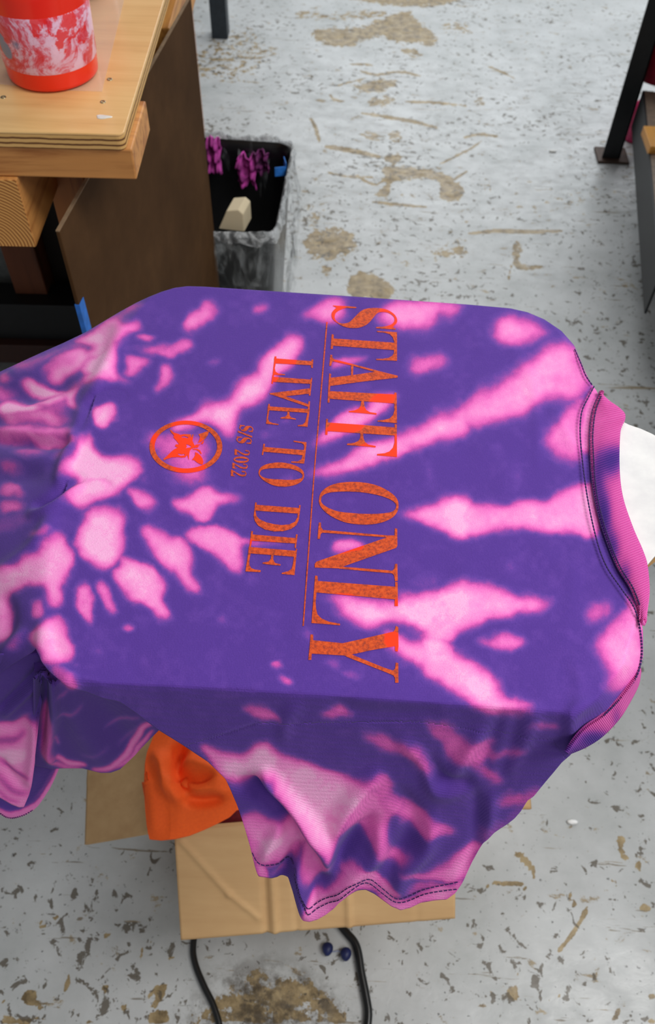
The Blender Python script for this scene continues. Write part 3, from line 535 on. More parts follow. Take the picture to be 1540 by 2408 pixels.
# hanging lower body, seen under the near edge
def sheet(name, x0, x1, tp, bt, zf, dpaint, wr, step=2.6, nr=120, lvl=0.0):
    DB = np.full((H2, W2), lvl, np.float32)
    for kind, *a in dpaint:
        if kind == 'p': paint(DB, a[0], a[1], a[2], 'max', a[3])
        elif kind == 's': stroke(DB, a[0], a[1], a[2], a[3], 'max', a[4])
        else: stroke(DB, a[0], a[1], a[2], a[3], 'cut', a[4])
    DB = bil(DB, xx + wx * .5, yy + wy * .5)
    WB = np.zeros((H2, W2), np.float32)
    for pts, wd, a, s, tf in wr: stroke(WB, pts, wd, a, s, 'add', tf)
    X = np.arange(x0, x1 + .1, step); t_ = smooth_interp(X, np.array(tp, float)); b_ = smooth_interp(X, np.array(bt, float))
    vv = np.linspace(0, 1, nr)[:, None]; px = np.broadcast_to(X[None], (nr, len(X))).copy(); py = t_[None] * (1 - vv) + b_[None] * vv
    Q = U(px, py, zf(px, py)); n_ = normals(Q); n_ *= -np.sign(n_[..., 1:2] + 1e-9)
    Q = Q + n_ * bil(WB, (px + OX) / 2, py / 2)[..., None]
    return Q, dye(px, py, DB)
Q, dv = sheet('x', 80, 410, [(80,1500),(110,1545),(410,1640)], [(80,1800),(118,1808),(150,1807),(195,1807),(236,1816),(260,1816),(282,1809),(318,1777),(355,1736),(375,1716),(392,1690),(410,1670)],
  lambda x, y: np.minimum(.925 - .0009 * (y - 1590), .922 - .0001 * (1640 - y) * (y < 1640)),
  [('s', [(285,1040),(340,1078),(400,1088),(450,1095)], 14, .9, 4, A7), ('s', [(470,1122),(560,1112),(640,1060),(700,975),(740,900),(810,870)], 20, .85, 5, A7), ('s', [(560,1120),(660,1080),(730,1000),(800,915)], 14, .8, 4, A7),
   ('s', [(540,915),(620,875),(730,850)], 7, .55, 4, A7), ('s', [(295,810),(370,815),(430,775)], 7, .55, 4, A7), ('s', [(295,715),(330,720),(370,690)], 7, .55, 4, A7), ('s', [(280,900),(295,960),(315,995)], 6, .6, 3, A7),
   ('s', [(420,1040),(500,1040),(560,1000)], 6, .4, 4, A7), ('p', [(205,860),(250,820),(285,830),(275,1000),(300,1060),(240,1070),(205,1000)], .6, 6, A7), ('s', [(250,1070),(330,1100),(430,1115)], 16, .7, 5, A7),
   ('s', [(400,935),(450,930)], 7, .3, 4, A7), ('p', [(330,590),(400,640),(430,690),(370,700),(310,650)], .7, 5, A7), ('s', [(600,1000),(680,940),(720,890)], 6, .45, 4, A7)],
  [([(275,640),(280,800),(250,960),(270,1080)], 24, .010, 8, A7), ([(215,640),(225,800),(215,1000)], 22, -.016, 8, A7), ([(330,700),(420,900),(560,1100)], 40, .006, 18, A7), ([(480,720),(600,900),(700,1020)], 40, -.005, 18, A7)])
solid(gridmesh('side_panel', Q, dv, M_cloth, shirt), .0012)
Q, dv = sheet('x', -58, 96, [(-58,1560),(0,1540),(60,1500),(96,1490)], [(-58,1840),(0,1876),(27,1892),(45,1899),(56,1898),(68,1870),(76,1842),(82,1805),(88,1760),(92,1700),(96,1640)],
  lambda x, y: np.minimum(.925 - .00062 * (y - 1540), .926),
  [('p', [(-120,900),(60,890),(130,850),(155,870),(205,865),(215,1000),(190,1150),(130,1340),(60,1330),(-120,1270)], .86, 7, A7), ('p', [(-60,1000),(100,990),(170,1000),(150,1100),(40,1130),(-60,1080)], 1.0, 9, A7),
   ('c', [(-100,985),(0,975),(80,960),(140,920)], 16, .6, 6, A7), ('c', [(-40,1040),(40,1110),(110,1150),(160,1140)], 8, .75, 4, A7), ('c', [(-40,1110),(30,1200),(100,1240),(150,1230)], 12, .6, 6, A7), ('c', [(-40,1200),(40,1270),(100,1290)], 8, .5, 4, A7),
   ('p', [(60,900),(140,830),(160,850),(110,900)], .6, 7, A7)],
  [([(20,840),(160,700),(250,600)], 14, .006, 6, A7), ([(0,800),(130,680),(230,570)], 12, -.005, 6, A7), ([(180,860),(180,1000),(150,1200)], 18, .008, 8, A7), ([(0,1060),(60,1160),(130,1200)], 14, -.005, 7, A7), ([(0,880),(80,900),(130,850)], 18, -.004, 8, A7)])
solid(gridmesh('front_panel', Q, dv, M_cloth, shirt), .0012)
hb = [(-58,1890),(-20,1902),(0,1911),(14,1920),(27,1923),(42,1920),(59,1914),(76,1904),(91,1890),(105,1870),(118,1850),(128,1830),(136,1812),(141,1800)]
Q, dv = sheet('x', -58, 141, [(-58,1800),(60,1790),(141,1775)], hb, lambda x, y: .735 - .0008 * (y - 1780),
  [('s', [(x, y - 9) for x, y in hb], 26, .78, 3, None), ('c', [(x, y - 24) for x, y in hb[3:]], 5, .8, 2, None)], [([(x, y - 12) for x, y in hb], 24, .003, 6, None)], nr=90)
solid(gridmesh('bottom_hem', Q, dv, M_cloth, shirt), .003)
tube('overlock_stitching', [U(x, y - 1 + (2.2 if i % 2 else -2.2), .735 - .0008 * (y - 1780) + .004) for i, (x, y) in enumerate(catmull(hb[:8], 7))], .0009, M_thread, shirt, 6)

# neckband (ribbed)
seam1 = catmull([(1399,908),(1385,935),(1370,968),(1366,1015),(1371,1080),(1384,1175),(1405,1270),(1428,1332),(1465,1387),(1493,1429),(1507,1480),(1511,1540),(1498,1592),(1465,1638),(1419,1685),(1393,1704)], 14)
seam2 = catmull([(1414,924),(1398,964),(1391,1015),(1392,1066),(1398,1145),(1411,1210),(1433,1280),(1456,1335),(1484,1380),(1502,1425)], 14)
inner = catmull([(1412,920),(1398,955),(1389,1000),(1388,1066),(1394,1145),(1407,1212),(1429,1282),(1452,1338),(1480,1384),(1499,1428),(1507,1470)], 30)
outer = catmull([(1414,924),(1437,946),(1470,974),(1459,1012),(1457,1099),(1465,1168),(1488,1238),(1512,1294),(1523,1331),(1527,1390),(1516,1452)], 30)
def arcl(P, n):
    s = np.r_[0, np.cumsum(np.hypot(*np.diff(P, axis=0).T))]; t_ = np.linspace(0, s[-1], n); return np.stack([np.interp(t_, s, P[:, 0]), np.interp(t_, s, P[:, 1])], 1)
rib = NM('ribbed_tie_dye', .85)
at = rib.n('ShaderNodeAttribute'); at.attribute_name = 'dye'
rib.color(rib.ramp(at.outputs['Fac'], [(0, (80, 50, 140)), (.3, (130, 64, 160)), (.6, (205, 84, 165)), (.85, (232, 112, 186)), (1, (240, 150, 210))])); rib.b.inputs['Specular IOR Level'].default_value = .15
gn = rib.noise(rib.coord(), 800, 2); rib.bump(gn, .4, .0005)
def band(name, I, O, zi, zo, darks, nribs, n=1300, m_=14, lvl=.82):
    # I, O: pixel curves matched by index; ribs run across the band
    I = arcl(I, n); k = np.linspace(0, 1, m_)
    O = arcl(O, n)
    px = I[:, None, 0] * (1 - k) + O[:, None, 0] * k; py = I[:, None, 1] * (1 - k) + O[:, None, 1] * k
    z = zi * (1 - k) + zo * k + .0022 * np.sin(PI * k)
    u = np.linspace(0, 1, n)[:, None]
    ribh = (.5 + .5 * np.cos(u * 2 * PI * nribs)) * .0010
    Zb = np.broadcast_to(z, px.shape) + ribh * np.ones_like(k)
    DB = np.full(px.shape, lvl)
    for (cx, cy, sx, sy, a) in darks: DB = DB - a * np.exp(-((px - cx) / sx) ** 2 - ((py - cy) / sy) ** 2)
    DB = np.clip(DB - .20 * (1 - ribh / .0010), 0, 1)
    o = gridmesh(name, U(px, py, Zb), DB, rib.m, shirt); solid(o, .0025); return o
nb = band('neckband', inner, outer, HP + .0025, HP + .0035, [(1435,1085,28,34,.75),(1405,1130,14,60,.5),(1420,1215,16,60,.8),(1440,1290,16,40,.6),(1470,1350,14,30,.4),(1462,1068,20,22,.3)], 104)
inner2 = catmull([(1506,1560),(1496,1594),(1463,1640),(1417,1686),(1385,1708),(1362,1730),(1335,1770)], 30)
outer2 = catmull([(1508,1580),(1502,1612),(1483,1650),(1458,1690),(1419,1731),(1380,1757),(1338,1775)], 30)
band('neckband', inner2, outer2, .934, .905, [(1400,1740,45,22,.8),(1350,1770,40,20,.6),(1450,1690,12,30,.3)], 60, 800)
def stitch(name, pts, z, dash=5, gap=1.6, r=.00075):
    n = int(np.hypot(*np.diff(pts, axis=0).T).sum() / 1.3); P_ = arcl(pts, n); q = U(P_[:, 0], P_[:, 1], z)
    vs = []; fs = []
    i = 0; L = 5
    while i + L < n:
        seg = q[i:i + L]; b0 = len(vs)
        for j, p in enumerate(seg):
            t_ = seg[min(j + 1, L - 1)] - seg[max(j - 1, 0)]; t_ /= np.linalg.norm(t_); s_ = np.cross(t_, [0, 0, 1]); s_ /= np.linalg.norm(s_)
            rr_ = r * (.6 if j in (0, L - 1) else 1)
            for a in range(6): vs.append(p + s_ * rr_ * math.cos(a * PI / 3) + np.array([0, 0, 1]) * rr_ * math.sin(a * PI / 3))
        for j in range(L - 1):
            for a in range(6): fs.append((b0 + j * 6 + a, b0 + j * 6 + (a + 1) % 6, b0 + (j + 1) * 6 + (a + 1) % 6, b0 + (j + 1) * 6 + a))
        i += L
    return pymesh(name, vs, fs, M_thread, shirt, True)
def zA(P_): return HP + .0032 - drop(P_[:, 0], P_[:, 1])
def stitchA(name, pts, dz=.0, r=.00062):
    n = int(np.hypot(*np.diff(pts, axis=0).T).sum() / 1.3); P_ = arcl(pts, n); return stitch(name, P_, zA(P_) + dz, r=r) if False else stitch_z(name, P_, dz, r)
def stitch_z(name, P_, dz, r):
    z = zA(P_) + dz + wk(P_[:, 0], P_[:, 1]) * 0
    q = U(P_[:, 0], P_[:, 1], z); vs = []; fs = []; n = len(q); i = 0; L = 6
    while i + L < n:
        seg = q[i:i + L]; b0 = len(vs)
        for j, p in enumerate(seg):
            t_ = seg[min(j + 1, L - 1)] - seg[max(j - 1, 0)]; t_ /= np.linalg.norm(t_) + 1e-9; s_ = np.cross(t_, [0, .3, 1]); s_ /= np.linalg.norm(s_); u_ = np.cross(s_, t_)
            rr_ = r * (.6 if j in (0, L - 1) else 1)
            for a in range(6): vs.append(p + s_ * rr_ * math.cos(a * PI / 3) + u_ * rr_ * math.sin(a * PI / 3))
        for j in range(L - 1):
            for a in range(6): fs.append((b0 + j * 6 + a, b0 + j * 6 + (a + 1) % 6, b0 + (j + 1) * 6 + (a + 1) % 6, b0 + (j + 1) * 6 + a))
        i += L
    return pymesh(name, vs, fs, M_thread, nb if 'neck' in name else shirt, True)
stitchA('neck_stitching', seam1 - [2, 0], .0012)
stitchA('neck_stitching', seam2 + [3, 0], .0022)
stitchA('neck_stitching', seam2 - [5, 0], .0012, .0004)
stitchA('shoulder_stitching', catmull([(1352,818),(1367,852),(1378,880),(1396,906)], 8) + [-1, 3], .001)
hem1 = catmull([(594,2002),(606,2022),(624,2030),(660,2030),(690,2030),(700,2050),(712,2090),(730,2127),(760,2112),(790,2092),(820,2066),(845,2056),(870,2062),(900,2086),(930,2104),(960,2102),(1000,2086),(1050,2076),(1085,2068)], 8)
hem2 = catmull([(694,2038),(702,2066),(716,2106),(728,2138),(752,2130),(790,2106),(820,2080),(845,2068),(870,2074),(900,2098),(930,2116),(960,2114),(1000,2098),(1050,2090),(1078,2086)], 8)
def on_surface(name, pts, r=.00045):
    n = int(np.hypot(*np.diff(pts, axis=0).T).sum() / 1.6); P_ = arcl(pts, n)
    e = 3.0; q = U(P_[:, 0], P_[:, 1], HP + .0015 - drop(P_[:, 0], P_[:, 1]))
    qx = U(P_[:, 0] + e, P_[:, 1], HP + .0015 - drop(P_[:, 0] + e, P_[:, 1])); qy = U(P_[:, 0], P_[:, 1] + e, HP + .0015 - drop(P_[:, 0], P_[:, 1] + e))
    nn = np.cross(qy - q, qx - q); nn /= np.linalg.norm(nn, axis=1)[:, None]; nn *= np.sign(nn[:, 2:3])
    q = q + nn * (wk(P_[:, 0], P_[:, 1]) + .0014)[:, None]
    vs = []; fs = []; i = 0; L = 6
    while i + L < n:
        seg = q[i:i + L]; b0 = len(vs)
        for j, p in enumerate(seg):
            t_ = seg[min(j + 1, L - 1)] - seg[max(j - 1, 0)]; t_ /= np.linalg.norm(t_) + 1e-9; s_ = np.cross(t_, nn[i + j]); s_ /= np.linalg.norm(s_); u_ = np.cross(s_, t_)
            for a in range(6): vs.append(p + s_ * r * math.cos(a * PI / 3) + u_ * r * math.sin(a * PI / 3))
        for j in range(L - 1):
            for a in range(6): fs.append((b0 + j * 6 + a, b0 + j * 6 + (a + 1) % 6, b0 + (j + 1) * 6 + (a + 1) % 6, b0 + (j + 1) * 6 + a))
        i += L + 1
    return pymesh(name, vs, fs, M_thread, sleeve, True)
on_surface('sleeve_stitching', hem1); on_surface('sleeve_stitching', hem2)

# ------------------------------------------------------------------ printed lettering (flat ink film on the cloth)
ZI = HP + .0019
def inpoly(P_, x, y):
    ins = False; n = len(P_)
    for i in range(n):
        xa, ya = P_[i]; xb, yb = P_[(i + 1) % n]
        if (ya > y) != (yb > y) and x < (xb - xa) * (y - ya) / (yb - ya) + xa: ins = not ins
    return ins
def inkmesh(name, solids, holes, tf, lift=0.0, cell=3.0):
    conv = lambda L: [np.array(p, float) / tf[2] + np.array([tf[0], tf[1]]) for p in L]
    S = conv(solids); Hh = conv(holes); pts = []; edges = []
    for L in S + Hh:
        b0 = len(pts); n = len(L)
        dense = []
        for i in range(n):
            a, b = L[i], L[(i + 1) % n]; k = max(1, int(np.hypot(*(b - a)) / 6))
            for j in range(k): dense.append(a + (b - a) * j / k)
        pts += [Vector(p) for p in dense]; edges += [(b0 + i, b0 + (i + 1) % len(dense)) for i in range(len(dense))]
    allp = np.vstack(S); x0, y0 = allp.min(0); x1, y1 = allp.max(0)
    for gx in np.arange(x0, x1, cell):
        for gy in np.arange(y0, y1, cell):
            x, y = gx + random.uniform(-.6, .6), gy + random.uniform(-.6, .6)
            if any(inpoly(L, x, y) for L in S): pts.append(Vector((x, y)))
    vv, ee, ff, *_ = geometry.delaunay_2d_cdt(pts, edges, [], 0, 1e-4)
    keep = []
    for f in ff:
        c = sum((vv[i] for i in f), Vector((0, 0))) / len(f)
        if any(inpoly(L, c.x, c.y) for L in S) and not any(inpoly(L, c.x, c.y) for L in Hh): keep.append(tuple(f)[::-1])
    X = np.array([v_.x for v_ in vv]); Y = np.array([v_.y for v_ in vv])
    q = U(X, Y, ZI + lift + wk(X, Y))
    o = pymesh(name, q, keep, M_ink, shirt); setdye(o.data, dye(X, Y)); return o
CA = (740, 690, 6.0208); CB = (700, 1110, 4.632); CC = (520, 820, 4.377); CD = (330, 970, 5.704)
def sm(p, n=4): return [tuple(q) for q in catmull(p, n, True)]
S_gl = [(262,170),(350,175),(470,180),(585,192),(575,208),(460,205),(400,215),(340,245),(300,275),(285,310),(285,350),(300,385),(340,415),(400,425),(450,420),(490,405),(530,370),(580,320),(640,260),(700,225),(780,208),(860,205),(940,210),(1020,228),(1090,265),(1140,310),(1168,370),(1160,420),(1130,450),(1110,480),(1145,495),(1140,510),(1060,505),(960,498),(870,490),(875,475),(960,470),(1020,460),(1080,440),(1120,405),(1130,370),(1120,330),(1080,295),(1030,270),(980,262),(920,265),(880,285),(840,330),(800,380),(750,430),(690,465),(620,485),(540,490),(450,480),(380,455),(310,410),(260,370),(238,320),(245,265),(290,215),(305,200),(262,180)]
inkmesh('printed_letters', [sm(S_gl, 2),
 [(262,637),(1130,697),(1130,802),(262,740)], [(240,577),(270,580),(268,640),(262,740),(255,785),(225,785)], [(1165,548),(1165,955),(1110,950),(870,942),(870,925),(960,925),(1050,910),(1100,880),(1122,840),(1125,680),(1105,620),(1060,575),(980,552),(880,545),(880,530)],
 [(250,925),(500,988),(900,1096),(1175,1165),(1175,1190),(860,1112),(540,1024),(250,958)], [(215,1195),(520,1158),(860,1108),(940,1105),(1175,1168),(1175,1192),(700,1245),(215,1310)], [(513,1000),(548,1005),(542,1160),(516,1165)],
 [(222,868),(248,870),(250,905),(275,930),(262,955),(245,975),(235,1025),(205,1025)], [(205,1130),(232,1140),(218,1320),(210,1545),(182,1545)],
 [(205,1382),(1140,1430),(1140,1558),(205,1490)], [(1128,1402),(1160,1405),(1165,1838),(1050,1825),(890,1815),(890,1798),(980,1790),(1060,1770),(1110,1720),(1128,1660)], [(662,1515),(695,1515),(705,1600),(730,1650),(780,1680),(875,1695),(875,1715),(680,1695),(480,1680),(485,1665),(560,1655),(620,1630),(650,1590)],
 [(180,1826),(600,1855),(1140,1898),(1140,2012),(180,1948)], [(162,1775),(188,1778),(185,1900),(180,2000),(148,2000)], [(1132,1850),(1162,1852),(1165,2315),(1050,2305),(882,2292),(885,2272),(990,2262),(1060,2235),(1110,2180),(1130,2110)], [(648,1965),(685,1970),(690,2050),(710,2100),(760,2140),(865,2160),(862,2180),(660,2160),(455,2145),(460,2125),(560,2115),(620,2085),(645,2040)]], [], CA)
inkmesh('printed_letters', [sm([(232,300),(250,230),(310,170),(400,130),(500,112),(620,107),(740,117),(860,145),(960,190),(1040,245),(1085,300),(1098,360),(1090,420),(1050,480),(980,525),(880,558),(760,572),(640,568),(520,548),(410,505),(320,450),(260,390),(236,345)]),
 [(250,628),(975,690),(975,712),(250,658)], [(230,550),(252,550),(255,600),(275,628),(275,655),(250,675),(242,728),(216,728)], [(1058,612),(1084,618),(1086,800),(1075,825),(490,1030),(470,1050),(185,1040),(185,1000),(205,975),(970,712),(960,690),(1055,690)], [(450,1028),(1045,1075),(1045,1105),(450,1052)], [(1060,1000),(1085,1000),(1090,1188),(1060,1188),(1050,1125),(1030,1105),(1030,1075),(1050,1055)],
 [(205,1185),(1075,1250),(1075,1388),(190,1310)], [(190,1128),(215,1130),(220,1185),(205,1310),(195,1420),(200,1490),(215,1550),(260,1595),(340,1630),(462,1652),(460,1670),(300,1655),(150,1645),(165,1450),(180,1250)], [(1062,1195),(1088,1200),(1092,1460),(1055,1460)],
 [(140,1768),(168,1770),(170,1850),(155,1950),(148,2045),(115,2045),(130,1900)], [(155,1830),(490,1864),(600,1840),(1065,1733),(1072,1895),(800,1940),(580,1990),(510,1998),(150,1978)], [(1068,1675),(1095,1690),(1098,1900),(1090,1955),(1062,1950),(1060,1900),(1040,1890),(1045,1735),(1062,1710)], [(500,1992),(580,1985),(940,2130),(1030,2160),(1075,2165),(1075,2220),(1040,2215),(960,2180),(540,2015)], [(1068,2075),(1095,2080),(1098,2295),(1062,2295),(1058,2240),(1030,2195),(1040,2160),(1062,2140)]],
 [sm([(255,300),(275,255),(330,228),(420,215),(540,212),(660,216),(780,232),(900,258),(990,290),(1050,325),(1072,360),(1065,400),(1030,430),(960,446),(850,455),(720,455),(600,447),(480,435),(380,410),(300,370),(262,335)])], CB)
inkmesh('printed_underline', [[(767.4,757),(770.4,757),(740,1114),(714.6,1472),(711.4,1472),(737.4,1114)]], [], (0, 0, 1), 0, 2.5)
inkmesh('printed_letters', [[(545,98),(940,128),(940,170),(545,150)], [(550,78),(570,80),(565,140),(552,200),(560,235),(590,255),(660,262),(655,272),(530,268),(540,170)], [(932,110),(950,112),(942,198),(925,195)],
 [(528,288),(925,318),(922,362),(524,340)], [(528,268),(545,270),(532,360),(517,358)], [(925,298),(938,300),(918,485),(902,480),(915,400)],
 [(496,458),(910,408),(910,462),(650,490),(505,470)], [(505,466),(650,484),(890,568),(910,585),(895,598),(620,505)], [(900,540),(915,542),(908,640),(890,640)],
 [(480,592),(900,622),(895,660),(478,632)], [(486,568),(502,570),(495,640),(482,720),(495,750),(530,765),(592,775),(590,785),(462,772),(475,660)], [(905,600),(912,625),(888,805),(850,800),(787,797),(788,787),(840,780),(865,755),(880,700),(890,640)], [(682,648),(702,650),(705,690),(730,710),(770,720),(768,730),(700,722),(610,718),(612,708),(660,698),(680,680)]], [], CC, 0, 2.5)
inkmesh('printed_letters', [[(435,1010),(868,1045),(862,1098),(430,1058)], [(435,978),(452,980),(432,1095),(418,1092)], [(878,962),(878,990),(855,1182),(800,1178),(720,1172),(722,1160),(790,1158),(825,1140),(840,1090),(855,1020),(850,985),(820,970),(745,958),(746,945),(810,955)],
 sm([(385,1285),(400,1230),(450,1195),(530,1175),(620,1170),(710,1185),(790,1215),(840,1255),(855,1300),(840,1350),(790,1390),(720,1412),(640,1420),(550,1410),(470,1375),(415,1335)])],
 [sm([(398,1285),(415,1250),(470,1235),(560,1228),(660,1230),(750,1245),(810,1270),(838,1300),(825,1330),(770,1345),(690,1350),(600,1345),(510,1340),(440,1325),(408,1305)])], CC, 0, 2.5)
inkmesh('printed_letters', [[(352,1605),(808,1640),(802,1698),(347,1665)], [(802,1610),(818,1612),(808,1700),(795,1700)], [(350,1580),(368,1585),(355,1670),(342,1670)],
 [(342,1660),(335,1720),(345,1770),(380,1820),(450,1860),(540,1880),(640,1878),(720,1855),(775,1815),(800,1760),(808,1690),(788,1690),(785,1735),(760,1780),(700,1808),(620,1815),(540,1805),(460,1785),(395,1755),(362,1720),(355,1665)],
 [(308,1910),(780,1950),(775,2005),(305,1975)], [(310,1875),(328,1878),(315,1990),(300,2080),(285,2080),(300,1960)], [(770,1910),(788,1912),(770,2052),(755,2050)],
 [(290,2040),(770,2080),(765,2142),(285,2105)], [(300,2020),(305,2100),(290,2180),(290,2225),(310,2258),(345,2272),(408,2280),(405,2300),(250,2292),(272,2150),(285,2040)], [(770,2055),(782,2060),(755,2330),(700,2325),(622,2318),(625,2305),(690,2290),(725,2265),(740,2210),(750,2130)], [(515,2110),(540,2112),(535,2170),(555,2205),(612,2218),(610,2232),(520,2225),(425,2212),(428,2200),(490,2190),(512,2160)]], [], CC, 0, 2.5)
def placed(gl, x0, x1, y0, y1, bb, sh=0.0):   # put a glyph into a box of the small line
    return [(x0 + (x - bb[0]) / (bb[1] - bb[0]) * (x1 - x0), y0 + (y - bb[2]) / (bb[3] - bb[2]) * (y1 - y0) + sh * (x - bb[0]) / (bb[1] - bb[0])) for x, y in gl]
Sb = [(x + (4 if 205 < y < 460 else 0), y) for x, y in S_gl]
def fat(pl, k):
    c = np.array(pl); c = catmull(c, 2, True); t_ = np.roll(c, -1, 0) - np.roll(c, 1, 0); n_ = np.stack([t_[:, 1], -t_[:, 0]], 1); n_ /= np.linalg.norm(n_, axis=1)[:, None] + 1e-9
    area_ = .5 * np.sum(c[:, 0] * np.roll(c[:, 1], -1) - np.roll(c[:, 0], -1) * c[:, 1])
    return [tuple(q) for q in c + n_ * k * (1 if area_ > 0 else -1)]
two = [(0, .0), (0, .95), (.25, .98), (.27, .9), (.15, .85), (.15, .32), (.3, .5), (.5, .8), (.72, .93), (.92, .85), (1, .5), (.93, .15), (.75, .03), (.66, .18), (.78, .3), (.9, .25), (.94, .45), (.86, .62), (.68, .66), (.45, .48), (.08, .02)]
zero = [(.5 + .5 * math.cos(a * PI / 10), .5 + .5 * math.sin(a * PI / 10)) for a in range(20)]; zeroi = [(.5 + .42 * math.cos(a * PI / 10), .5 + .2 * math.sin(a * PI / 10)) for a in range(20)]
BB1 = (0, 1, 0, 1)
inkmesh('printed_date', [fat(placed(Sb, 1330, 1512, 168, 252, (238, 1168, 170, 510), 8), 3.0), [(1303,262),(1310,243),(1502,318),(1496,337)], fat(placed(Sb, 1290, 1490, 322, 412, (238, 1168, 170, 510), 8), 3.0),
 placed(two, 1264, 1470, 488, 572, BB1, 14), placed(zero, 1250, 1456, 585, 672, BB1, 8), placed(two, 1234, 1442, 672, 752, BB1, 14), placed(two, 1214, 1426, 765, 855, BB1, 14)], [placed(zeroi, 1250, 1456, 585, 672, BB1, 8)], CD, 0, 2)
el = lambda cx, cy, a, b: [(cx + a * math.cos(t_ * PI / 36), cy + b * math.sin(t_ * PI / 36)) for t_ in range(72)]
emb = inkmesh('printed_emblem', [[(395,232),(410,232),(450,268),(520,290),(530,300),(580,290),(660,290),(690,300),(715,290),(705,340),(700,380),(715,415),(730,440),(790,450),(770,470),(720,475),(690,485),(665,510),(655,560),(650,640),(630,570),(605,600),(560,605),(500,597),(420,602),(350,625),(310,640),(310,620),(360,580),(410,530),(450,495),(500,470),(465,452),(475,428),(520,425),(490,385),(445,335),(450,305),(415,270)],
 [(925,250),(900,310),(870,350),(820,390),(770,410),(790,370),(800,330),(780,290),(830,275),(880,255)], [(740,430),(800,425),(840,385),(858,370),(850,400),(830,430),(822,412),(790,440),(740,445)],
 [(735,530),(770,545),(810,580),(835,620),(845,665),(835,700),(800,690),(760,670),(725,640),(690,635),(720,600),(735,570)], [(700,490),(760,485),(800,505),(825,550),(812,560),(790,525),(750,500),(705,500)]],
 [[(612,428),(640,430),(680,450),(675,468),(640,472),(610,480),(625,455)], [(550,325),(590,315),(640,330),(640,345),(590,335),(560,338)], [(505,550),(560,560),(590,555),(595,575),(540,580),(508,565)], [(680,296),(692,300),(690,328),(678,325)]], CD, 0, 2)

ringo = inkmesh('printed_ring', [el(611, 459, 489, 351)], [el(611, 455, 419, 295)], CD, 0, 3)

# ------------------------------------------------------------------ printing board under the shirt
pl = empty('printing_platen', UV(1300, 1180, HP - .03), 'white laminated wooden printing board inside the tie-dye t-shirt, end showing at its neck', 'printing board')
# cloth lies 1.5 mm above the laminate
pts = [U(x, y, HP)[:2] for x, y in catmull(platen_px, 3, True)]
cen = np.mean(pts, 0)
ipts = [p + (cen - p) / np.linalg.norm(cen - p) * .0022 for p in pts]
lam = NM('white_laminate', .35); lv = lam.noise(lam.coord(), 40, 5)
vr = lam.n('ShaderNodeTexVoronoi'); vr.inputs['Scale'].default_value = 75; lam.l(lam.coord(), vr.inputs[0])
sp = lam.math('MULTIPLY', lam.maprange(vr.outputs['Distance'], .06, .10, 1, 0), lam.maprange(lam.noise(lam.coord(), 22, 2), .58, .62))
lam.color(lam.mix(sp, lam.ramp(lv, [(.3, (222, 220, 220)), (.6, (236, 234, 232))]), (214, 60, 96)))
M_ply = wood('birch_edge', (206, 160, 98), (150, 104, 56), 'x')
prism('laminate_top', ipts, HP - .004, HP - .0004, lam.m, pl, .0006)
prism('plywood_core', [p + (cen - p) / np.linalg.norm(cen - p) * .001 for p in ipts], HP - .020, HP - .004, M_ply, pl, .0008)
M_steel = plain('black_steel', (24, 25, 27), .5, .2)
ar = empty('press_arm', (1.05, .43, 0), 'dark steel arm and post carrying the printing board', 'press arm')
box('arm', .10, 1.06, .40, .46, HP - .066, HP - .021, M_steel, ar)
box('post', 1.01, 1.09, .39, .47, .02, HP - .066, M_steel, ar)
box('base_plate', .85, 1.25, .23, .63, 0, .02, M_steel, ar)

# ------------------------------------------------------------------ workbench at left
M_table = NM('varnished_plywood', .28)
tv = M_table.coord((4, 60, 30)); ta = M_table.noise(tv, 1.2, 5, .6, .5)
tc = M_table.ramp(ta, [(.3, (212, 162, 100)), (.5, (226, 178, 114)), (.75, (234, 190, 128))])
M_table.color(M_table.mix(M_table.maprange(M_table.noise(M_table.coord(), 5, 3), .4, .7, 0, .35), tc, (240, 206, 140))); M_table.bump(ta, .06, .0006)
plyedge = NM('plywood_edge', .6); pv = plyedge.coord((6, 6, 330)); pa = plyedge.noise(pv, 1, 3, .5, .2)
wv = plyedge.n('ShaderNodeTexWave'); wv.bands_direction = 'Z'; wv.inputs['Scale'].default_value = 52; wv.inputs['Distortion'].default_value = 1.2; plyedge.l(plyedge.coord(), wv.inputs[0])
plyedge.color(plyedge.ramp(wv.outputs['Fac'], [(.05, (96, 58, 28)), (.25, (176, 128, 68)), (.6, (216, 172, 104))]))
M_fir = wood('fir_lumber', (206, 144, 78), (160, 98, 44), 'x', .55); M_firy = wood('fir_lumber_long', (206, 144, 78), (160, 98, 44), 'y', .55)
M_firz = wood('fir_post', (172, 106, 50), (120, 68, 28), 'z', .6)
bench = empty('workbench', (-.75, 1.4, 0), 'yellow varnished plywood workbench on fir beams holding the red ink jar', 'workbench')
tx, ty = U(296, 352, HP - .018)[:2]; 
BROT = Matrix.Translation((tx, ty, 0)) @ Matrix.Rotation(math.radians(2.2), 4, 'Z') @ Matrix.Translation((-tx, -ty, 0))
r = .008; cor = [(tx - r + r * math.sin(a), ty + r - r * math.cos(a)) for a in np.linspace(0, PI / 2, 6)]
tp = [tuple((BROT @ Vector((x, y, 0)))[:2]) for x, y in [(-1.45, ty)] + cor + [(tx, 2.3), (-1.45, 2.3)]]
prism('tabletop', tp, HP - .003, HP, M_table.m, bench, .001)
prism('plywood_layers', [(x - .0004, y + .0004) for x, y in tp], HP - .019, HP - .003, plyedge.m, bench, .0008)
bx = tx + .006
box('front_beam', -1.45, bx, ty + .003, ty + .115, HP - .057, HP - .0195, M_fir, bench)
jx, jy, jz = U(88, 575, .80)
eg = NM('end_grain', .6); 
gv = eg.coord((1, 1, 1)); ex, ey, ez = U(-10, 560, .80)
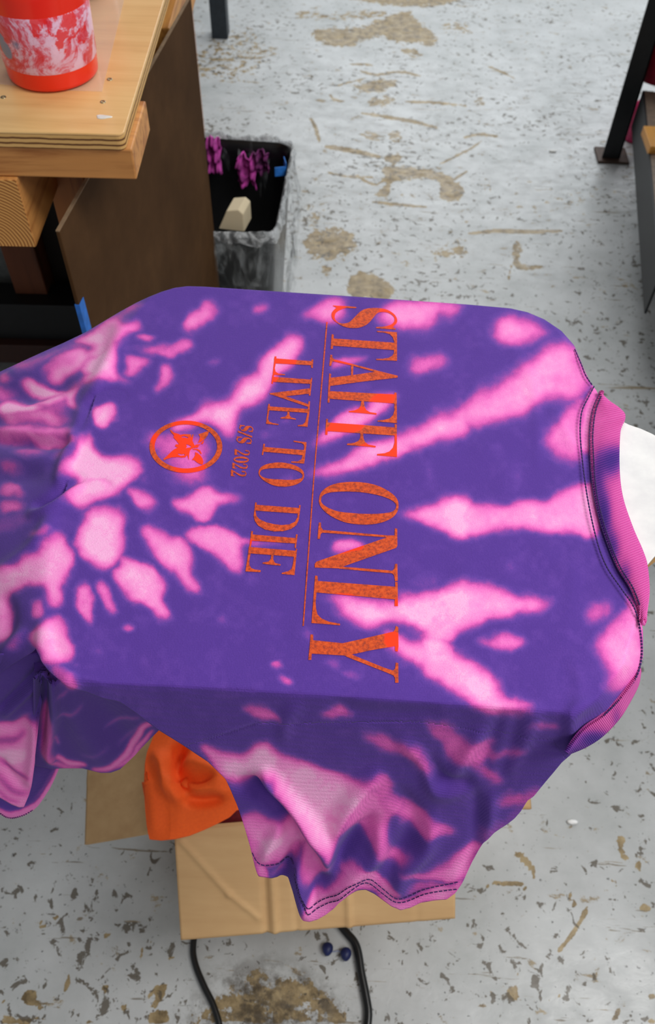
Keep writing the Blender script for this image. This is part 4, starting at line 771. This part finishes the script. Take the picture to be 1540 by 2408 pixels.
mpn = eg.n('ShaderNodeVectorMath', operation='SUBTRACT'); eg.l(gv, mpn.inputs[0]); mpn.inputs[1].default_value = (jx - .055, 0, .80)
sc_ = eg.n('ShaderNodeVectorMath', operation='MULTIPLY'); eg.l(mpn.outputs[0], sc_.inputs[0]); sc_.inputs[1].default_value = (1, 0, 1)
lg = eg.n('ShaderNodeVectorMath', operation='LENGTH'); eg.l(sc_.outputs[0], lg.inputs[0])
wob = eg.math('ADD', eg.math('MULTIPLY', lg.outputs['Value'], 1500), eg.math('MULTIPLY', eg.noise(gv, 18, 3), 9)); ring = eg.math('SINE', wob)
eg.color(eg.ramp(eg.math('ADD', eg.math('MULTIPLY', ring, .5), .5), [(.1, (148, 88, 34)), (.5, (204, 144, 72)), (.9, (216, 160, 88))])); eg.bump(ring, .2, .0006)
box('joist', jx - .089, jx, jy, 2.2, .80, HP - .0575, M_firy, bench, .0015)
box('joist_end_grain', jx - .088, jx - .001, jy - .0012, jy + .001, .801, HP - .0585, eg.m, bench, 0)
lx = U(215, 430, .86)[0]
box('leg', -.412, -.362, 1.03, 1.12, 0, HP - .058, M_firz, bench)
box('leg', -1.40, -1.31, 1.06, 1.15, 0, HP - .058, M_firz, bench)
box('leg', -1.40, -1.31, 2.1, 2.19, 0, HP - .058, M_firz, bench)
rb = U(460, 142, .70)
box('side_apron', -.43, rb[0], 1.54, 2.6, .70, .79, wood('apron_wood', (214, 150, 70), (170, 106, 44), 'y', .5), bench)
box('leg', -.50, -.43, 2.5, 2.58, 0, HP - .02, M_firz, bench)
box('leg', -.66, -.60, 1.7, 1.78, 0, HP - .058, M_firz, bench)
bs = U(100, 708, .34)
box('lower_rail', -1.45, -.30, bs[1], bs[1] + .07, .25, .34, M_steel, bench)
M_dk = plain('dark_red_wood', (52, 24, 16), .6)
box('lower_shelf', -1.45, -.52, bs[1] - .02, 2.2, .20, .25, M_dk, bench)
box('lower_shelf', -.52, -.34, bs[1] - .02, 1.46, .20, .25, M_dk, bench)
box('shade_panel', -1.45, -.665, 1.44, 1.46, .25, HP - .06, plain('dim_floor_grey', (110, 114, 112), .7), bench)  # added sheet, coloured like the shaded grey floor under the bench
box('shade_panel', -.66, -.345, 1.44, 1.455, .25, HP - .06, plain('under_bench_shade', (34, 26, 20), .8), bench)  # added dark sheet, its colour stands in for the shade under the bench
box('rear_post', -.665, -.60, 1.38, 1.44, .25, HP - .06, wood('dark_post', (110, 60, 34), (70, 36, 20), 'z', .7), bench)
box('rear_post', -.53, -.46, 1.38, 1.44, .25, HP - .06, wood('ochre_post', (150, 110, 50), (100, 70, 30), 'z', .7), bench)
M_screw = plain('zinc_screw', (150, 140, 112), .35, .8)
for px, py in ((258, 187), (242, 240), (8, 229)):
    c = U(px, py, HP); bm = bmesh.new()
    lathe('screw', [(.0001, -.0006), (.0012, -.0006), (.0016, .0004), (.0032, .0005), (.0034, -.001)], (c[0], c[1], HP + .0002), M_screw, bench, 16)
film = NM('clear_film', .12); film.b.inputs['Alpha'].default_value = .22; film.color((240, 224, 206))
fp = [U(295, -60, HP)[:2], U(292, 0, HP)[:2], U(240, 216, HP)[:2], U(150, 213, HP)[:2], U(-40, 195, HP)[:2], U(-40, -60, HP)[:2]]
fo = prism('clear_film', fp, HP + .0002, HP + .0006, film.m, None, 0); tag(fo, 'clear plastic film taped flat on the plywood workbench under the ink jar', 'plastic film')
M_spill = plain('white_gloss_drip', (238, 232, 222), .08)
bm = bmesh.new(); bmesh.ops.create_uvsphere(bm, u_segments=24, v_segments=10, radius=1); c = U(243, 275, HP)
for v_ in bm.verts: a = math.atan2(v_.co.y, v_.co.x); k = 1 + .18 * math.sin(3 * a + 1); v_.co = Vector((c[0] + v_.co.x * .009 * k, c[1] + v_.co.y * .0045 * k, HP + max(v_.co.z, 0) * .0012))
tag(bmobj('glue_drip', bm, M_spill, None, True), 'glossy dried white drip near the front corner of the plywood workbench', 'drip')

# ink jars
def jar(loc, r0, r1, h, label, tint, seed, grp=None):
    j = empty('ink_jar', loc, label, 'jar')
    jm = NM('printed_jar_' + tint, .3)
    lo, hi = ((222, 30, 34), (240, 196, 220)) if tint == 'red' else ((130, 30, 70), (190, 120, 170))
    v_ = jm.coord(loc=(seed, 0, 0)); n1 = jm.noise(v_, 34, 7, .72, .8); n2 = jm.noise(v_, 15, 5, .7, .5)
    c = jm.ramp(n1, [(.36, lo), (.47, (230, 90, 110)), (.56, hi), (.75, tuple(min(255, x + 12) for x in hi))])
    c = jm.mix(jm.maprange(n2, .56, .60, 0, .9), c, (236, 36, 30))
    n3 = jm.noise(jm.coord(loc=(seed + 5.3, 1, 0)), 26, 3, .6)
    c = jm.mix(jm.maprange(n3, .68, .70), c, (128, 140, 172))
    if tint == 'red':
        for bx_, by_, rr_ in ((48, 98, .0085), (12, 116, .008), (181, 38, .006), (-6, 92, .006)):
            b_ = UY(bx_, by_, loc[1] - .045); ds = jm.n('ShaderNodeVectorMath', operation='DISTANCE'); ds.inputs[1].default_value = tuple(b_); jm.l(jm.coord(), ds.inputs[0])
            c = jm.mix(jm.maprange(jm.math('ADD', ds.outputs['Value'], jm.math('MULTIPLY', n1, .012)), rr_ + .006, rr_ + .009, 1, 0), c, (124, 138, 172))
    jm.color(c); jm.bump(n1, .2, .0004)
    red = NM('red_ink_' + tint, .22); red.color((246, 46, 22) if tint == 'red' else (150, 40, 80))
    rl = lambda z: r0 + (r1 - r0) * z / h
    lathe('base_band', [(.0005, .001), (rl(0) - .003, .001), (rl(0) - .0005, .003), (rl(.004), .006), (rl(.022), .0215)], loc, red.m, j)
    lathe('label_wrap', [(rl(.021), .0215), (rl(.024) + .0006, .023), (rl(.06) + .0006, .06), (rl(.082) + .0006, .082), (rl(.083), .0835)], loc, jm.m, j)
    lathe('ink_body', [(rl(.083), .0832), (rl(.1), .1), (rl(.124), .124), (rl(.125) * .6, .1245), (.0005, .1245)], loc, red.m, j)
    clr = NM('jar_rim', .15); clr.color((232, 120, 110) if tint == 'red' else (190, 150, 170)); clr.b.inputs['Alpha'].default_value = .7
    lathe('rim', [(rl(.124), .124), (rl(h), h), (rl(h) + .003, h + .001), (rl(h) + .003, h + .005), (rl(h) - .002, h + .005), (rl(.126) - .002, .126)], loc, clr.m, j)
    return j
c0 = U(100, 222, HP + .001)
jar((c0[0] + .0, c0[1] + .055, HP + .0008), .0535, .060, .145, 'clear jar of bright red ink smeared with white and grey, on the workbench corner', 'red', 2.0)
c1 = U(190, 14, HP)
jar((c1[0] - .012, c1[1] + .055, HP + .0008), .045, .05, .12, 'jar of dark raspberry ink just behind the red ink jar', 'plum', 7.0)

# brown hardboard panel
M_hb = NM('hardboard', .75); hn = M_hb.noise(M_hb.coord(), 9, 6, .65); hn2 = M_hb.noise(M_hb.coord(), 240, 2)
M_hb.color(M_hb.ramp(hn, [(.3, (66, 44, 24)), (.55, (76, 52, 30)), (.75, (86, 60, 36))])); M_hb.b.inputs['Specular IOR Level'].default_value = .08; M_hb.bump(hn2, .25, .0008)
pn = empty('hardboard_panel', (-.32, 1.18, 0), 'tall brown hardboard panel standing on edge between workbench and bin', 'board')
a = U(140, 545, .85); b = U(449, -6, .85)
dv2 = Vector((b[0] - a[0], b[1] - a[1])); ang = math.atan2(dv2.y, dv2.x)
mt = Matrix.Translation((a[0], a[1], 0)) @ Matrix.Rotation(ang, 4, 'Z')
L_ = dv2.length
box('panel', 0, L_, 0, .005, .0, .85, M_hb.m, pn, .001, mt)
box('sawn_edge', 0, L_, .0003, .0047, .8495, .8512, plain('sawn_hardboard', (128, 104, 78), .8), pn, 0, mt)
M_blue = plain('blue_tape', (38, 110, 200), .6)
tz = .690
bm = bmesh.new(); boxbm(bm, -.0006, .016, -.0008, .0058, tz, tz + .052, mt)
tag(bmobj('blue_tape', bm, M_blue), 'strip of blue masking tape wrapped on the edge of the brown hardboard panel', 'tape')

# ------------------------------------------------------------------ waste bin
ZB = .40
bin_ = empty('waste_bin', (-.30, 1.70, 0), 'black rectangular waste bin lined with a clear plastic bag, behind the brown panel', 'waste bin')
M_blk = plain('black_plastic', (16, 16, 18), .3)
def rrect(w_, d_, r_, cx, cy, rot, n=8, jit=0, z=0):
    out = []
    for (sx, sy, a0) in ((1, -1, -PI / 2), (1, 1, 0), (-1, 1, PI / 2), (-1, -1, PI)):
        for k in range(n):
            a_ = a0 + PI / 2 * k / (n - 1); x = sx * (w_ / 2 - r_) + r_ * math.cos(a_); y = sy * (d_ / 2 - r_) + r_ * math.sin(a_)
            x, y = x * math.cos(rot) - y * math.sin(rot), x * math.sin(rot) + y * math.cos(rot); out.append(Vector((cx + x, cy + y, z)))
    dense = []
    for i in range(len(out)):
        p, q = out[i], out[(i + 1) % len(out)]; m_ = max(1, int((q - p).length / .012))
        dense += [p.lerp(q, j / m_) for j in range(m_)]
    return dense
def loft(name, rings, mat, parent, smooth=True, cap=False):
    n = len(rings[0]); vs = [p for r_ in rings for p in r_]; fs = []
    for i in range(len(rings) - 1):
        for k in range(n): fs.append((i * n + k, i * n + (k + 1) % n, (i + 1) * n + (k + 1) % n, (i + 1) * n + k))
    if cap: fs.append(tuple(range((len(rings) - 1) * n, len(rings) * n)))
    return pymesh(name, vs, fs, mat, parent, smooth)
bc = (-.302, 1.70); brot = -.03; BW, BD = .285, .37
base_ring = rrect(BW, BD, .04, *bc, brot); N0 = len(base_ring); cB = Vector((bc[0], bc[1], 0))
def sc(f, z, add=0): return [Vector(((p.x - bc[0]) * f + bc[0], (p.y - bc[1]) * f + bc[1], z)) + (Vector((p.x - bc[0], p.y - bc[1], 0)).normalized() * add) for p in base_ring]
loft('bin_wall', [sc(.80, .012), sc(.80, 0), sc(.98, ZB - .02), sc(1.0, ZB - .018), sc(1.0, ZB), sc(.975, ZB), sc(.96, ZB - .03), sc(.79, .014), sc(.3, .014)], M_blk, bin_, True, True)
liner = NM('clear_liner', .12); liner.b.inputs['Alpha'].default_value = .23; liner.color((190, 196, 198)); 
ln_ = liner.noise(liner.coord((1, 1, .5)), 26, 4, .6, 1.2); liner.bump(ln_, 1.0, .012)
liner.l(liner.maprange(liner.noise(liner.coord((1, 1, .45), loc=(2, 0, 0)), 20, 4, .6, 1.5), .42, .72, 0.03, .34), liner.b.inputs['Alpha'])
def crump(ring, a_, seed, z=None, az=0.0):
    rr_ = random.Random(seed); n = len(ring); ph = [rr_.uniform(0, 6.28) for _ in range(5)]; fr = [7, 13, 19, 29, 41]
    out = []
    for i, p in enumerate(ring):
        t_ = 2 * PI * i / n; d_ = sum(math.sin(f * t_ + q) for f, q in zip(fr, ph)) / 3
        nrm = Vector((p.x - bc[0], p.y - bc[1], 0)).normalized(); out.append(p + nrm * a_ * d_ + Vector((0, 0, az * math.sin(11 * t_ + ph[0]) + az * .6 * math.sin(23 * t_ + ph[1]))))
    return out
loft('bag_liner', [crump(sc(.93, ZB - .14), .004, 1), crump(sc(.955, ZB - .04), .004, 2), crump(sc(.99, ZB + .004), .003, 3, az=.003), crump(sc(1.02, ZB + .008), .004, 4, az=.004), crump(sc(1.04, ZB - .004), .006, 5, az=.004), crump(sc(1.06, ZB - .04), .008, 6, az=.004),
                   crump(sc(1.10, ZB - .10), .010, 7), crump(sc(1.10, ZB - .17), .012, 8), crump(sc(1.04, ZB - .24), .012, 9), crump(sc(1.06, ZB - .30), .012, 10, az=.012)], liner.m, bin_)
rimm = NM('liner_folded_rim', .15); rimm.color((214, 218, 220)); rimm.bump(rimm.noise(rimm.coord(), 60, 4, .7, 1), 1.0, .01)
rimm.l(rimm.maprange(rimm.noise(rimm.coord(loc=(1, 1, 0)), 34, 3, .6, 1), .38, .62, .12, .8), rimm.b.inputs['Alpha'])
loft('liner_rim', [crump(sc(.985, ZB - .012), .003, 3, az=.003), crump(sc(1.0, ZB + .008), .003, 4, az=.003), crump(sc(1.025, ZB + .010), .004, 4, az=.004), crump(sc(1.045, ZB - .006), .006, 5, az=.004), crump(sc(1.05, ZB - .018), .007, 6, az=.004)], rimm.m, bin_)
M_mag = plain('magenta_cloth', (176, 62, 150), .8, 0, .3, 50)
def rag(px, py, wpx, hpx, z, name, label, mat, cat, seed, tilt=1.0, grp=None, yaw=0.0):
    c = UY(px, py, 1.845); z = c[2]; s = 2.0 / F; w_, h_ = wpx * s, hpx * s; n = 18; rr_ = np.random.default_rng(seed); ph = rr_.uniform(0, 6, 6)
    g = np.zeros((n, n, 3))
    for i in range(n):
        for k in range(n):
            u_, v_ = i / (n - 1) - .5, k / (n - 1) - .5
            d_ = .010 * (math.sin(9 * u_ + ph[0] + 3 * v_) + .6 * math.sin(17 * v_ + ph[1]) + .5 * math.sin(23 * u_ + ph[2]))
            wob_ = .15 * math.sin(8 * v_ + ph[3]); x = u_ * w_ * (1 + wob_) ; zz = v_ * h_ * (1 + .12 * math.sin(9 * u_ + ph[4]))
            g[k, i] = (c[0] + x * math.cos(yaw) - d_ * math.sin(yaw) * tilt, c[1] + d_ + x * math.sin(yaw) - zz * (1 - tilt) * .3, z + zz)
    o = gridmesh(name, g, None, mat, None); solid(o, .003, 0); return tag(o, label, cat, 'rags in the waste bin')
rag(503, 366, 30, 84, ZB - .09, 'magenta_rag', 'narrow magenta-stained rag inside the waste bin, next to the brown panel', M_mag, 'rag', 1)
rag(580, 400, 44, 74, ZB - .10, 'magenta_rag', 'bright magenta rag hanging in the middle of the waste bin', M_mag, 'rag', 2)
rag(614, 380, 34, 52, ZB - .08, 'magenta_rag', 'dark crumpled magenta rag at the right of the waste bin', plain('dark_magenta_cloth', (96, 30, 84), .8, 0, .4, 60), 'rag', 3)
# pieces of card in the bin
cd = NM('folded_card', .8); cd.color((206, 190, 158))
c = UY(548, 518, 1.535)
vs = []; 
prof = [(-.075, -.05), (-.03, .05), (.03, .058), (.052, .035), (.052, -.06)]
for y_ in (0, .05):
    for x, z_ in prof: vs.append((c[0] + x * .42 + y_ * .2, c[1] + y_, c[2] + z_ * .42))
n_ = len(prof); fs = [(i, i + 1, n_ + i + 1, n_ + i) for i in range(n_ - 1)]; fs.append((0, 1, 2, 3, 4)[::-1]); fs.append(tuple(range(n_, 2 * n_)))
tag(bev(pymesh('folded_card', vs, fs, cd.m), .002), 'beige folded card sticking up at the front of the waste bin', 'card')
bt = U(662, 392, ZB)
bm = bmesh.new()
mtb = Matrix.Translation((bt[0], bt[1], ZB - .022)) @ Matrix.Rotation(.25, 4, 'Z')
boxbm(bm, -.016, .010, -.0015, 0, 0, .022, mtb); boxbm(bm, .0095, .011, -.0015, .028, 0, .03, mtb)
tag(bev(bmobj('blue_tape', bm, plain('bright_blue_tape', (50, 130, 225), .6)), .0004), 'short bright blue tape stuck over the rim of the clear bin liner', 'tape')

# ------------------------------------------------------------------ far bench leg at the top
q = U(517, 92, 0)
box('steel_post', q[0] - .03, q[0] + .03, q[1], q[1] + .06, 0, .75, plain('grey_steel', (42, 50, 58), .5, .2), None)
tag(bpy.data.objects['steel_post'], 'dark grey steel post standing on the floor beyond the plywood workbench', 'post')

# ------------------------------------------------------------------ steel cart at right
q = U(1436, 378, 0)
cart = empty('steel_cart', (q[0] + .35, q[1], 0), 'black steel angle-iron cart with grey shelf at the upper right', 'cart')
lgx, lgy = q[0], q[1]
bm = bmesh.new(); boxbm(bm, lgx - .03, lgx + .026, lgy, lgy + .006, .008, 1.5); boxbm(bm, lgx + .020, lgx + .026, lgy, lgy + .055, .008, 1.5)
bev(bmobj('leg', bm, M_steel, cart), .001)
box('foot_plate', lgx - .045, lgx + .055, lgy - .02, lgy + .07, 0, .008, plain('rusty_plate', (74, 56, 46), .6, .3), cart)
ZS = .235
# shelf runs toward the camera at right
e = U(1540, 480, ZS); s0 = Vector((lgx + .03, lgy - .02, 0)); dirv = (Vector((e[0], e[1], 0)) - s0); L_ = dirv.length * 1.5; an = math.atan2(dirv.y, dirv.x)
mt = Matrix.Translation(s0) @ Matrix.Rotation(an, 4, 'Z')
box('shelf_rail', 0, L_, -.006, 0, ZS - .11, ZS, M_steel, cart, .001, mt)
box('shelf_lip', 0, L_, 0, .035, ZS - .008, ZS, plain('worn_lip', (126, 108, 92), .5, .2), cart, .001, mt)
gs = plain('worn_grey_board', (150, 152, 148), .6, 0, .15, 12)
box('shelf', .02, L_, .036, .75, ZS - .02, ZS - .006, gs, cart, .002, mt)
box('unseen_shade_shelf', lgx + .04, lgx + .95, .55, 2.6, .93, .96, gs, cart)  # out-of-view shelf added to block light and shade the floor by the cart
box('leg', lgx + .9, lgx + .95, .6, .65, 0, .93, M_steel, cart)
M_crim = plain('crimson_plastic', (150, 12, 44), .35)
c = U(1498, 198, ZS)
lathe('crimson_bucket', [(.0005, 0), (.075, 0), (.08, .004), (.10, .24), (.104, .245), (.104, .255), (.096, .255), (.09, .24), (.07, .01), (.0005, .01)], (c[0] + .085, c[1] + .075, ZS - .006), M_crim, None)
tag(bpy.data.objects['crimson_bucket'], 'crimson plastic bucket standing on the black steel cart shelf', 'bucket')
c = U(1466, 333, .0); 
lathe('pink_bottle', [(.0005, 0), (.03, 0), (.033, .006), (.033, .10), (.02, .125), (.014, .13), (.014, .15), (.0005, .15)], (c[0] + .035, c[1] + .02, 0), plain('pink_plastic', (190, 20, 90), .25), None)
tag(bpy.data.objects['pink_bottle'], 'small deep pink bottle on the floor under the black steel cart', 'bottle')
c = U(1545, 335, ZS)
box('plywood_block', c[0] - .035, c[0] + .06, c[1] - .06, c[1] + .05, ZS - .0058, ZS + .02, wood('block_wood', (226, 160, 70), (180, 118, 44), 'y'), None)
tag(bpy.data.objects['plywood_block'], 'yellow wooden block on the cart shelf at the picture edge', 'block')

# ------------------------------------------------------------------ cardboard box with shirts
ZT = .32
cb = NM('cardboard', .75); cn = cb.noise(cb.coord((3, 30, 30)), 1.5, 5, .6); cn2 = cb.noise(cb.coord(), 5, 4)
cb.color(cb.mix(cb.maprange(cn2, .35, .7, 0, .5), cb.ramp(cn, [(.3, (196, 156, 108)), (.7, (212, 174, 124))]), (184, 144, 98)))
cb.bump(cn, .15, .001)
hl = U(409, 1952, ZT); hr = U(1072, 1897, ZT)
bxo = empty('cardboard_box', (float(hl[0] + hr[0]) / 2, float(hl[1]) + .2, 0), 'open brown cardboard box with flaps spread, on the floor under the t-shirt', 'box')
u_ = Vector((hr[0] - hl[0], hr[1] - hl[1], 0)); WBX = u_.length; u_.normalize(); vdir = Vector((-u_.y, u_.x, 0)); DBX = .26
mtx = Matrix(((u_.x, vdir.x, 0, hl[0]), (u_.y, vdir.y, 0, hl[1]), (0, 0, 1, 0), (0, 0, 0, 1)))
tk = .004
box('box_wall', 0, WBX, 0, tk, .0, ZT, cb.m, bxo, .001, mtx); box('box_wall', 0, WBX, DBX - tk, DBX, 0, ZT, cb.m, bxo, .001, mtx)
box('box_wall', 0, tk, tk, DBX - tk, 0, ZT, cb.m, bxo, .001, mtx); box('box_wall', WBX - tk, WBX, tk, DBX - tk, 0, ZT, cb.m, bxo, .001, mtx)
box('box_bottom', tk, WBX - tk, tk, DBX - tk, 0.0, .004, cb.m, bxo, 0, mtx)
def flapmesh(name, P00, P10, P01, P11, creases, n=60, m_=44):
    P00, P10, P01, P11 = map(Vector, (P00, P10, P01, P11)); g = np.zeros((m_, n, 3)); nr = (P10 - P00).cross(P01 - P00).normalized()
    if nr.z < 0: nr = -nr
    for j in range(m_):
        for i in range(n):
            s, t_ = i / (n - 1), j / (m_ - 1)
            p = (P00 * (1 - s) + P10 * s) * (1 - t_) + (P01 * (1 - s) + P11 * s) * t_
            h = 0
            for (s0_, t0, s1, t1, a_, w_) in creases:
                ex_, ey_ = s1 - s0_, t1 - t0; tt = max(0, min(1, ((s - s0_) * ex_ + (t_ - t0) * ey_) / (ex_ * ex_ + ey_ * ey_))); d_ = math.hypot(s - s0_ - tt * ex_, (t_ - t0 - tt * ey_) * .4)
                h += a_ * math.exp(-(d_ / w_) ** 2)
            g[j, i] = p + nr * h
    o = gridmesh(name, g, None, cb.m, bxo); solid(o, .0045, -1); return o
fl0 = U(425, 2211, .235); fl1 = U(1070, 2160, .235)
flapmesh('front_flap', hl, hr, fl0, fl1, [(.33, 0, .34, 1, .0045, .012), (.305, 0, .31, 1, -.0038, .01), (.60, .3, .61, 1, .004, .01), (.41, .4, .42, 1, -.002, .008), (.02, .1, .18, .62, .0035, .010), (.18, .62, .28, .85, .003, .010), (.86, .3, .86, 1, -.001, .012)], 110, 44)
bl = mtx @ Vector((0, DBX, ZT)); br = mtx @ Vector((WBX, DBX, ZT))
lf0 = U(205, 1987, .20); lf1 = UV(214, 1700, .20)
flapmesh('side_flap', hl, bl, lf0, lf1, [(.5, .2, .5, .9, .002, .03)])
rf0 = U(1250, 1902, .24); flapmesh('side_flap', hr, br, rf0, rf0 + np.array([.0, .24, 0]), [(.4, .2, .5, .9, .002, .03)])
flapmesh('back_flap', bl, br, bl + vdir * .12 - Vector((0, 0, .05)), br + vdir * .12 - Vector((0, 0, .05)), [])
# orange shirt over the box corner
M_or = plain('orange_cotton', (255, 96, 22), .8, 0, .04, 300, .2)
xs2 = np.arange(340, 640, 3.0); 
t2 = np.interp(xs2, [340, 345, 352, 367, 400, 640], [1800, 1772, 1752, 1716, 1650, 1640]); b2 = np.interp(xs2, [340, 343, 347, 352, 380, 410, 445, 480, 510, 540, 556, 600, 640], [1850, 1905, 1950, 1974, 1977, 1974, 1966, 1952, 1938, 1922, 1906, 1895, 1880])
vv = np.linspace(0, 1, 110)[:, None]; px = np.broadcast_to(xs2, (110, len(xs2))).copy(); py = t2 * (1 - vv) + b2 * vv
Wo = np.zeros((H2, W2), np.float32)
for pts, wd, a_, s in [([(880,1040),(940,1010),(900,1120),(960,1240)], 20, -.016, 8), ([(800,1040),(860,1100),(880,1200),(940,1290)], 24, .012, 11), ([(960,1080),(1080,1120),(1170,1180)], 24, .012, 11), ([(930,1120),(1000,1180),(1100,1160)], 12, -.012, 7), ([(950,1270),(1040,1290),(1150,1270)], 14, -.010, 8), ([(1000,1220),(1100,1210),(1190,1240)], 20, .010, 10), ([(770,1150),(800,1300),(800,1450)], 18, .006, 12), ([(860,1320),(870,1460)], 18, -.005, 12), ([(900,960),(940,1000)], 30, -.010, 12)]:
    stroke(Wo, pts, wd, a_ * 1.9, s, 'add', A7)
z2 = .372 - .00026 * np.maximum(py - 1840, 0) - .0002 * np.maximum(400 - px, 0)
z2 = np.where(px < 560, z2, z2 - .0006 * (px - 560))
Q = U(px, py, z2); n_ = normals(Q); n_ *= np.sign(n_[..., 2:3]); Q += n_ * bil(Wo, (px + OX) / 2, py / 2)[..., None]
o = gridmesh('orange_shirt', Q, None, M_or, None); solid(o, .006, -1); tag(o, 'crumpled bright orange shirt spilling over the front left corner of the cardboard box', 'shirt')
# dark red shirt underneath in the box
g = np.zeros((40, 50, 3)); 
for j in range(40):
    for i in range(50):
        s, t_ = i / 49, j / 39; p = mtx @ Vector((.012 + s * (WBX - .024), .012 + t_ * (DBX - .024), .27 + .018 * math.sin(9 * s + 4 * t_) * math.sin(7 * t_ + 1) + .01 * math.sin(21 * s - 9 * t_)))
        if i in (0, 49) or j in (0, 39): p.z = .05
        g[j, i] = p
tag(gridmesh('maroon_shirt', g, None, plain('maroon_cotton', (110, 14, 30), .85, 0, .15, 200), None), 'dark maroon cloth filling the cardboard box under the orange shirt', 'shirt')

# ------------------------------------------------------------------ cables and small things on the floor
M_cab = plain('black_cable', (12, 13, 14), .35)
def cable(pts, r, label, grp=None):
    P_ = catmull(pts, 8); o = tube('power_cable', [U(x, y, r + .001) for x, y in P_], r, M_cab, None, 10); return tag(o, label, 'cable', grp)
cable([(470,2120),(455,2215),(458,2262),(478,2315),(500,2360),(516,2412),(520,2470)], .0048, 'thin black cable on the floor running from under the left of the box')
cable([(770,2140),(812,2190),(838,2225),(850,2290),(860,2340),(866,2385),(860,2440)], .0062, 'thicker black cable on the floor curving out under the right half of the box')
M_bl = plain('navy_plastic', (24, 34, 86), .5)
pe = empty('corded_earplugs', UV(790, 2240, 0), 'pair of small navy blue plugs on a thin cord between the cables', 'earplugs')
for px, py in ((770, 2232), (813, 2244)):
    c = UV(px, py, .008); bm = bmesh.new(); bmesh.ops.create_uvsphere(bm, u_segments=16, v_segments=10, radius=1)
    for v_ in bm.verts: v_.co = Vector((c.x + v_.co.x * .0085 * (1 + .2 * v_.co.y), c.y + v_.co.y * .010, .0085 + v_.co.z * .008))
    bmobj('plug', bm, M_bl, pe, True)
tube('cord', [U(x, y, .004) for x, y in catmull([(776, 2236), (786, 2238), (796, 2236), (808, 2243)], 4)], .0009, plain('pale_cord', (150, 160, 190), .6), pe, 6)
def scrap(px, py, s, label, seed):
    c = U(px, py, 0); bm = bmesh.new(); bmesh.ops.create_icosphere(bm, subdivisions=2, radius=1); rr_ = random.Random(seed)
    for v_ in bm.verts: v_.co = Vector((c[0] + v_.co.x * s * rr_.uniform(.8, 1.2), c[1] + v_.co.y * s * .5 * rr_.uniform(.8, 1.2), .003 + v_.co.z * .003))
    return tag(bmobj('paper_scrap', bm, plain('white_scrap', (240, 240, 232), .5), None, True), label, 'scrap')
scrap(1345, 1934, .009, 'white scrap on the floor to the right of the t-shirt sleeve', 1)
scrap(1299, 357, .012, 'small shiny white scrap on the floor left of the black steel cart', 2)
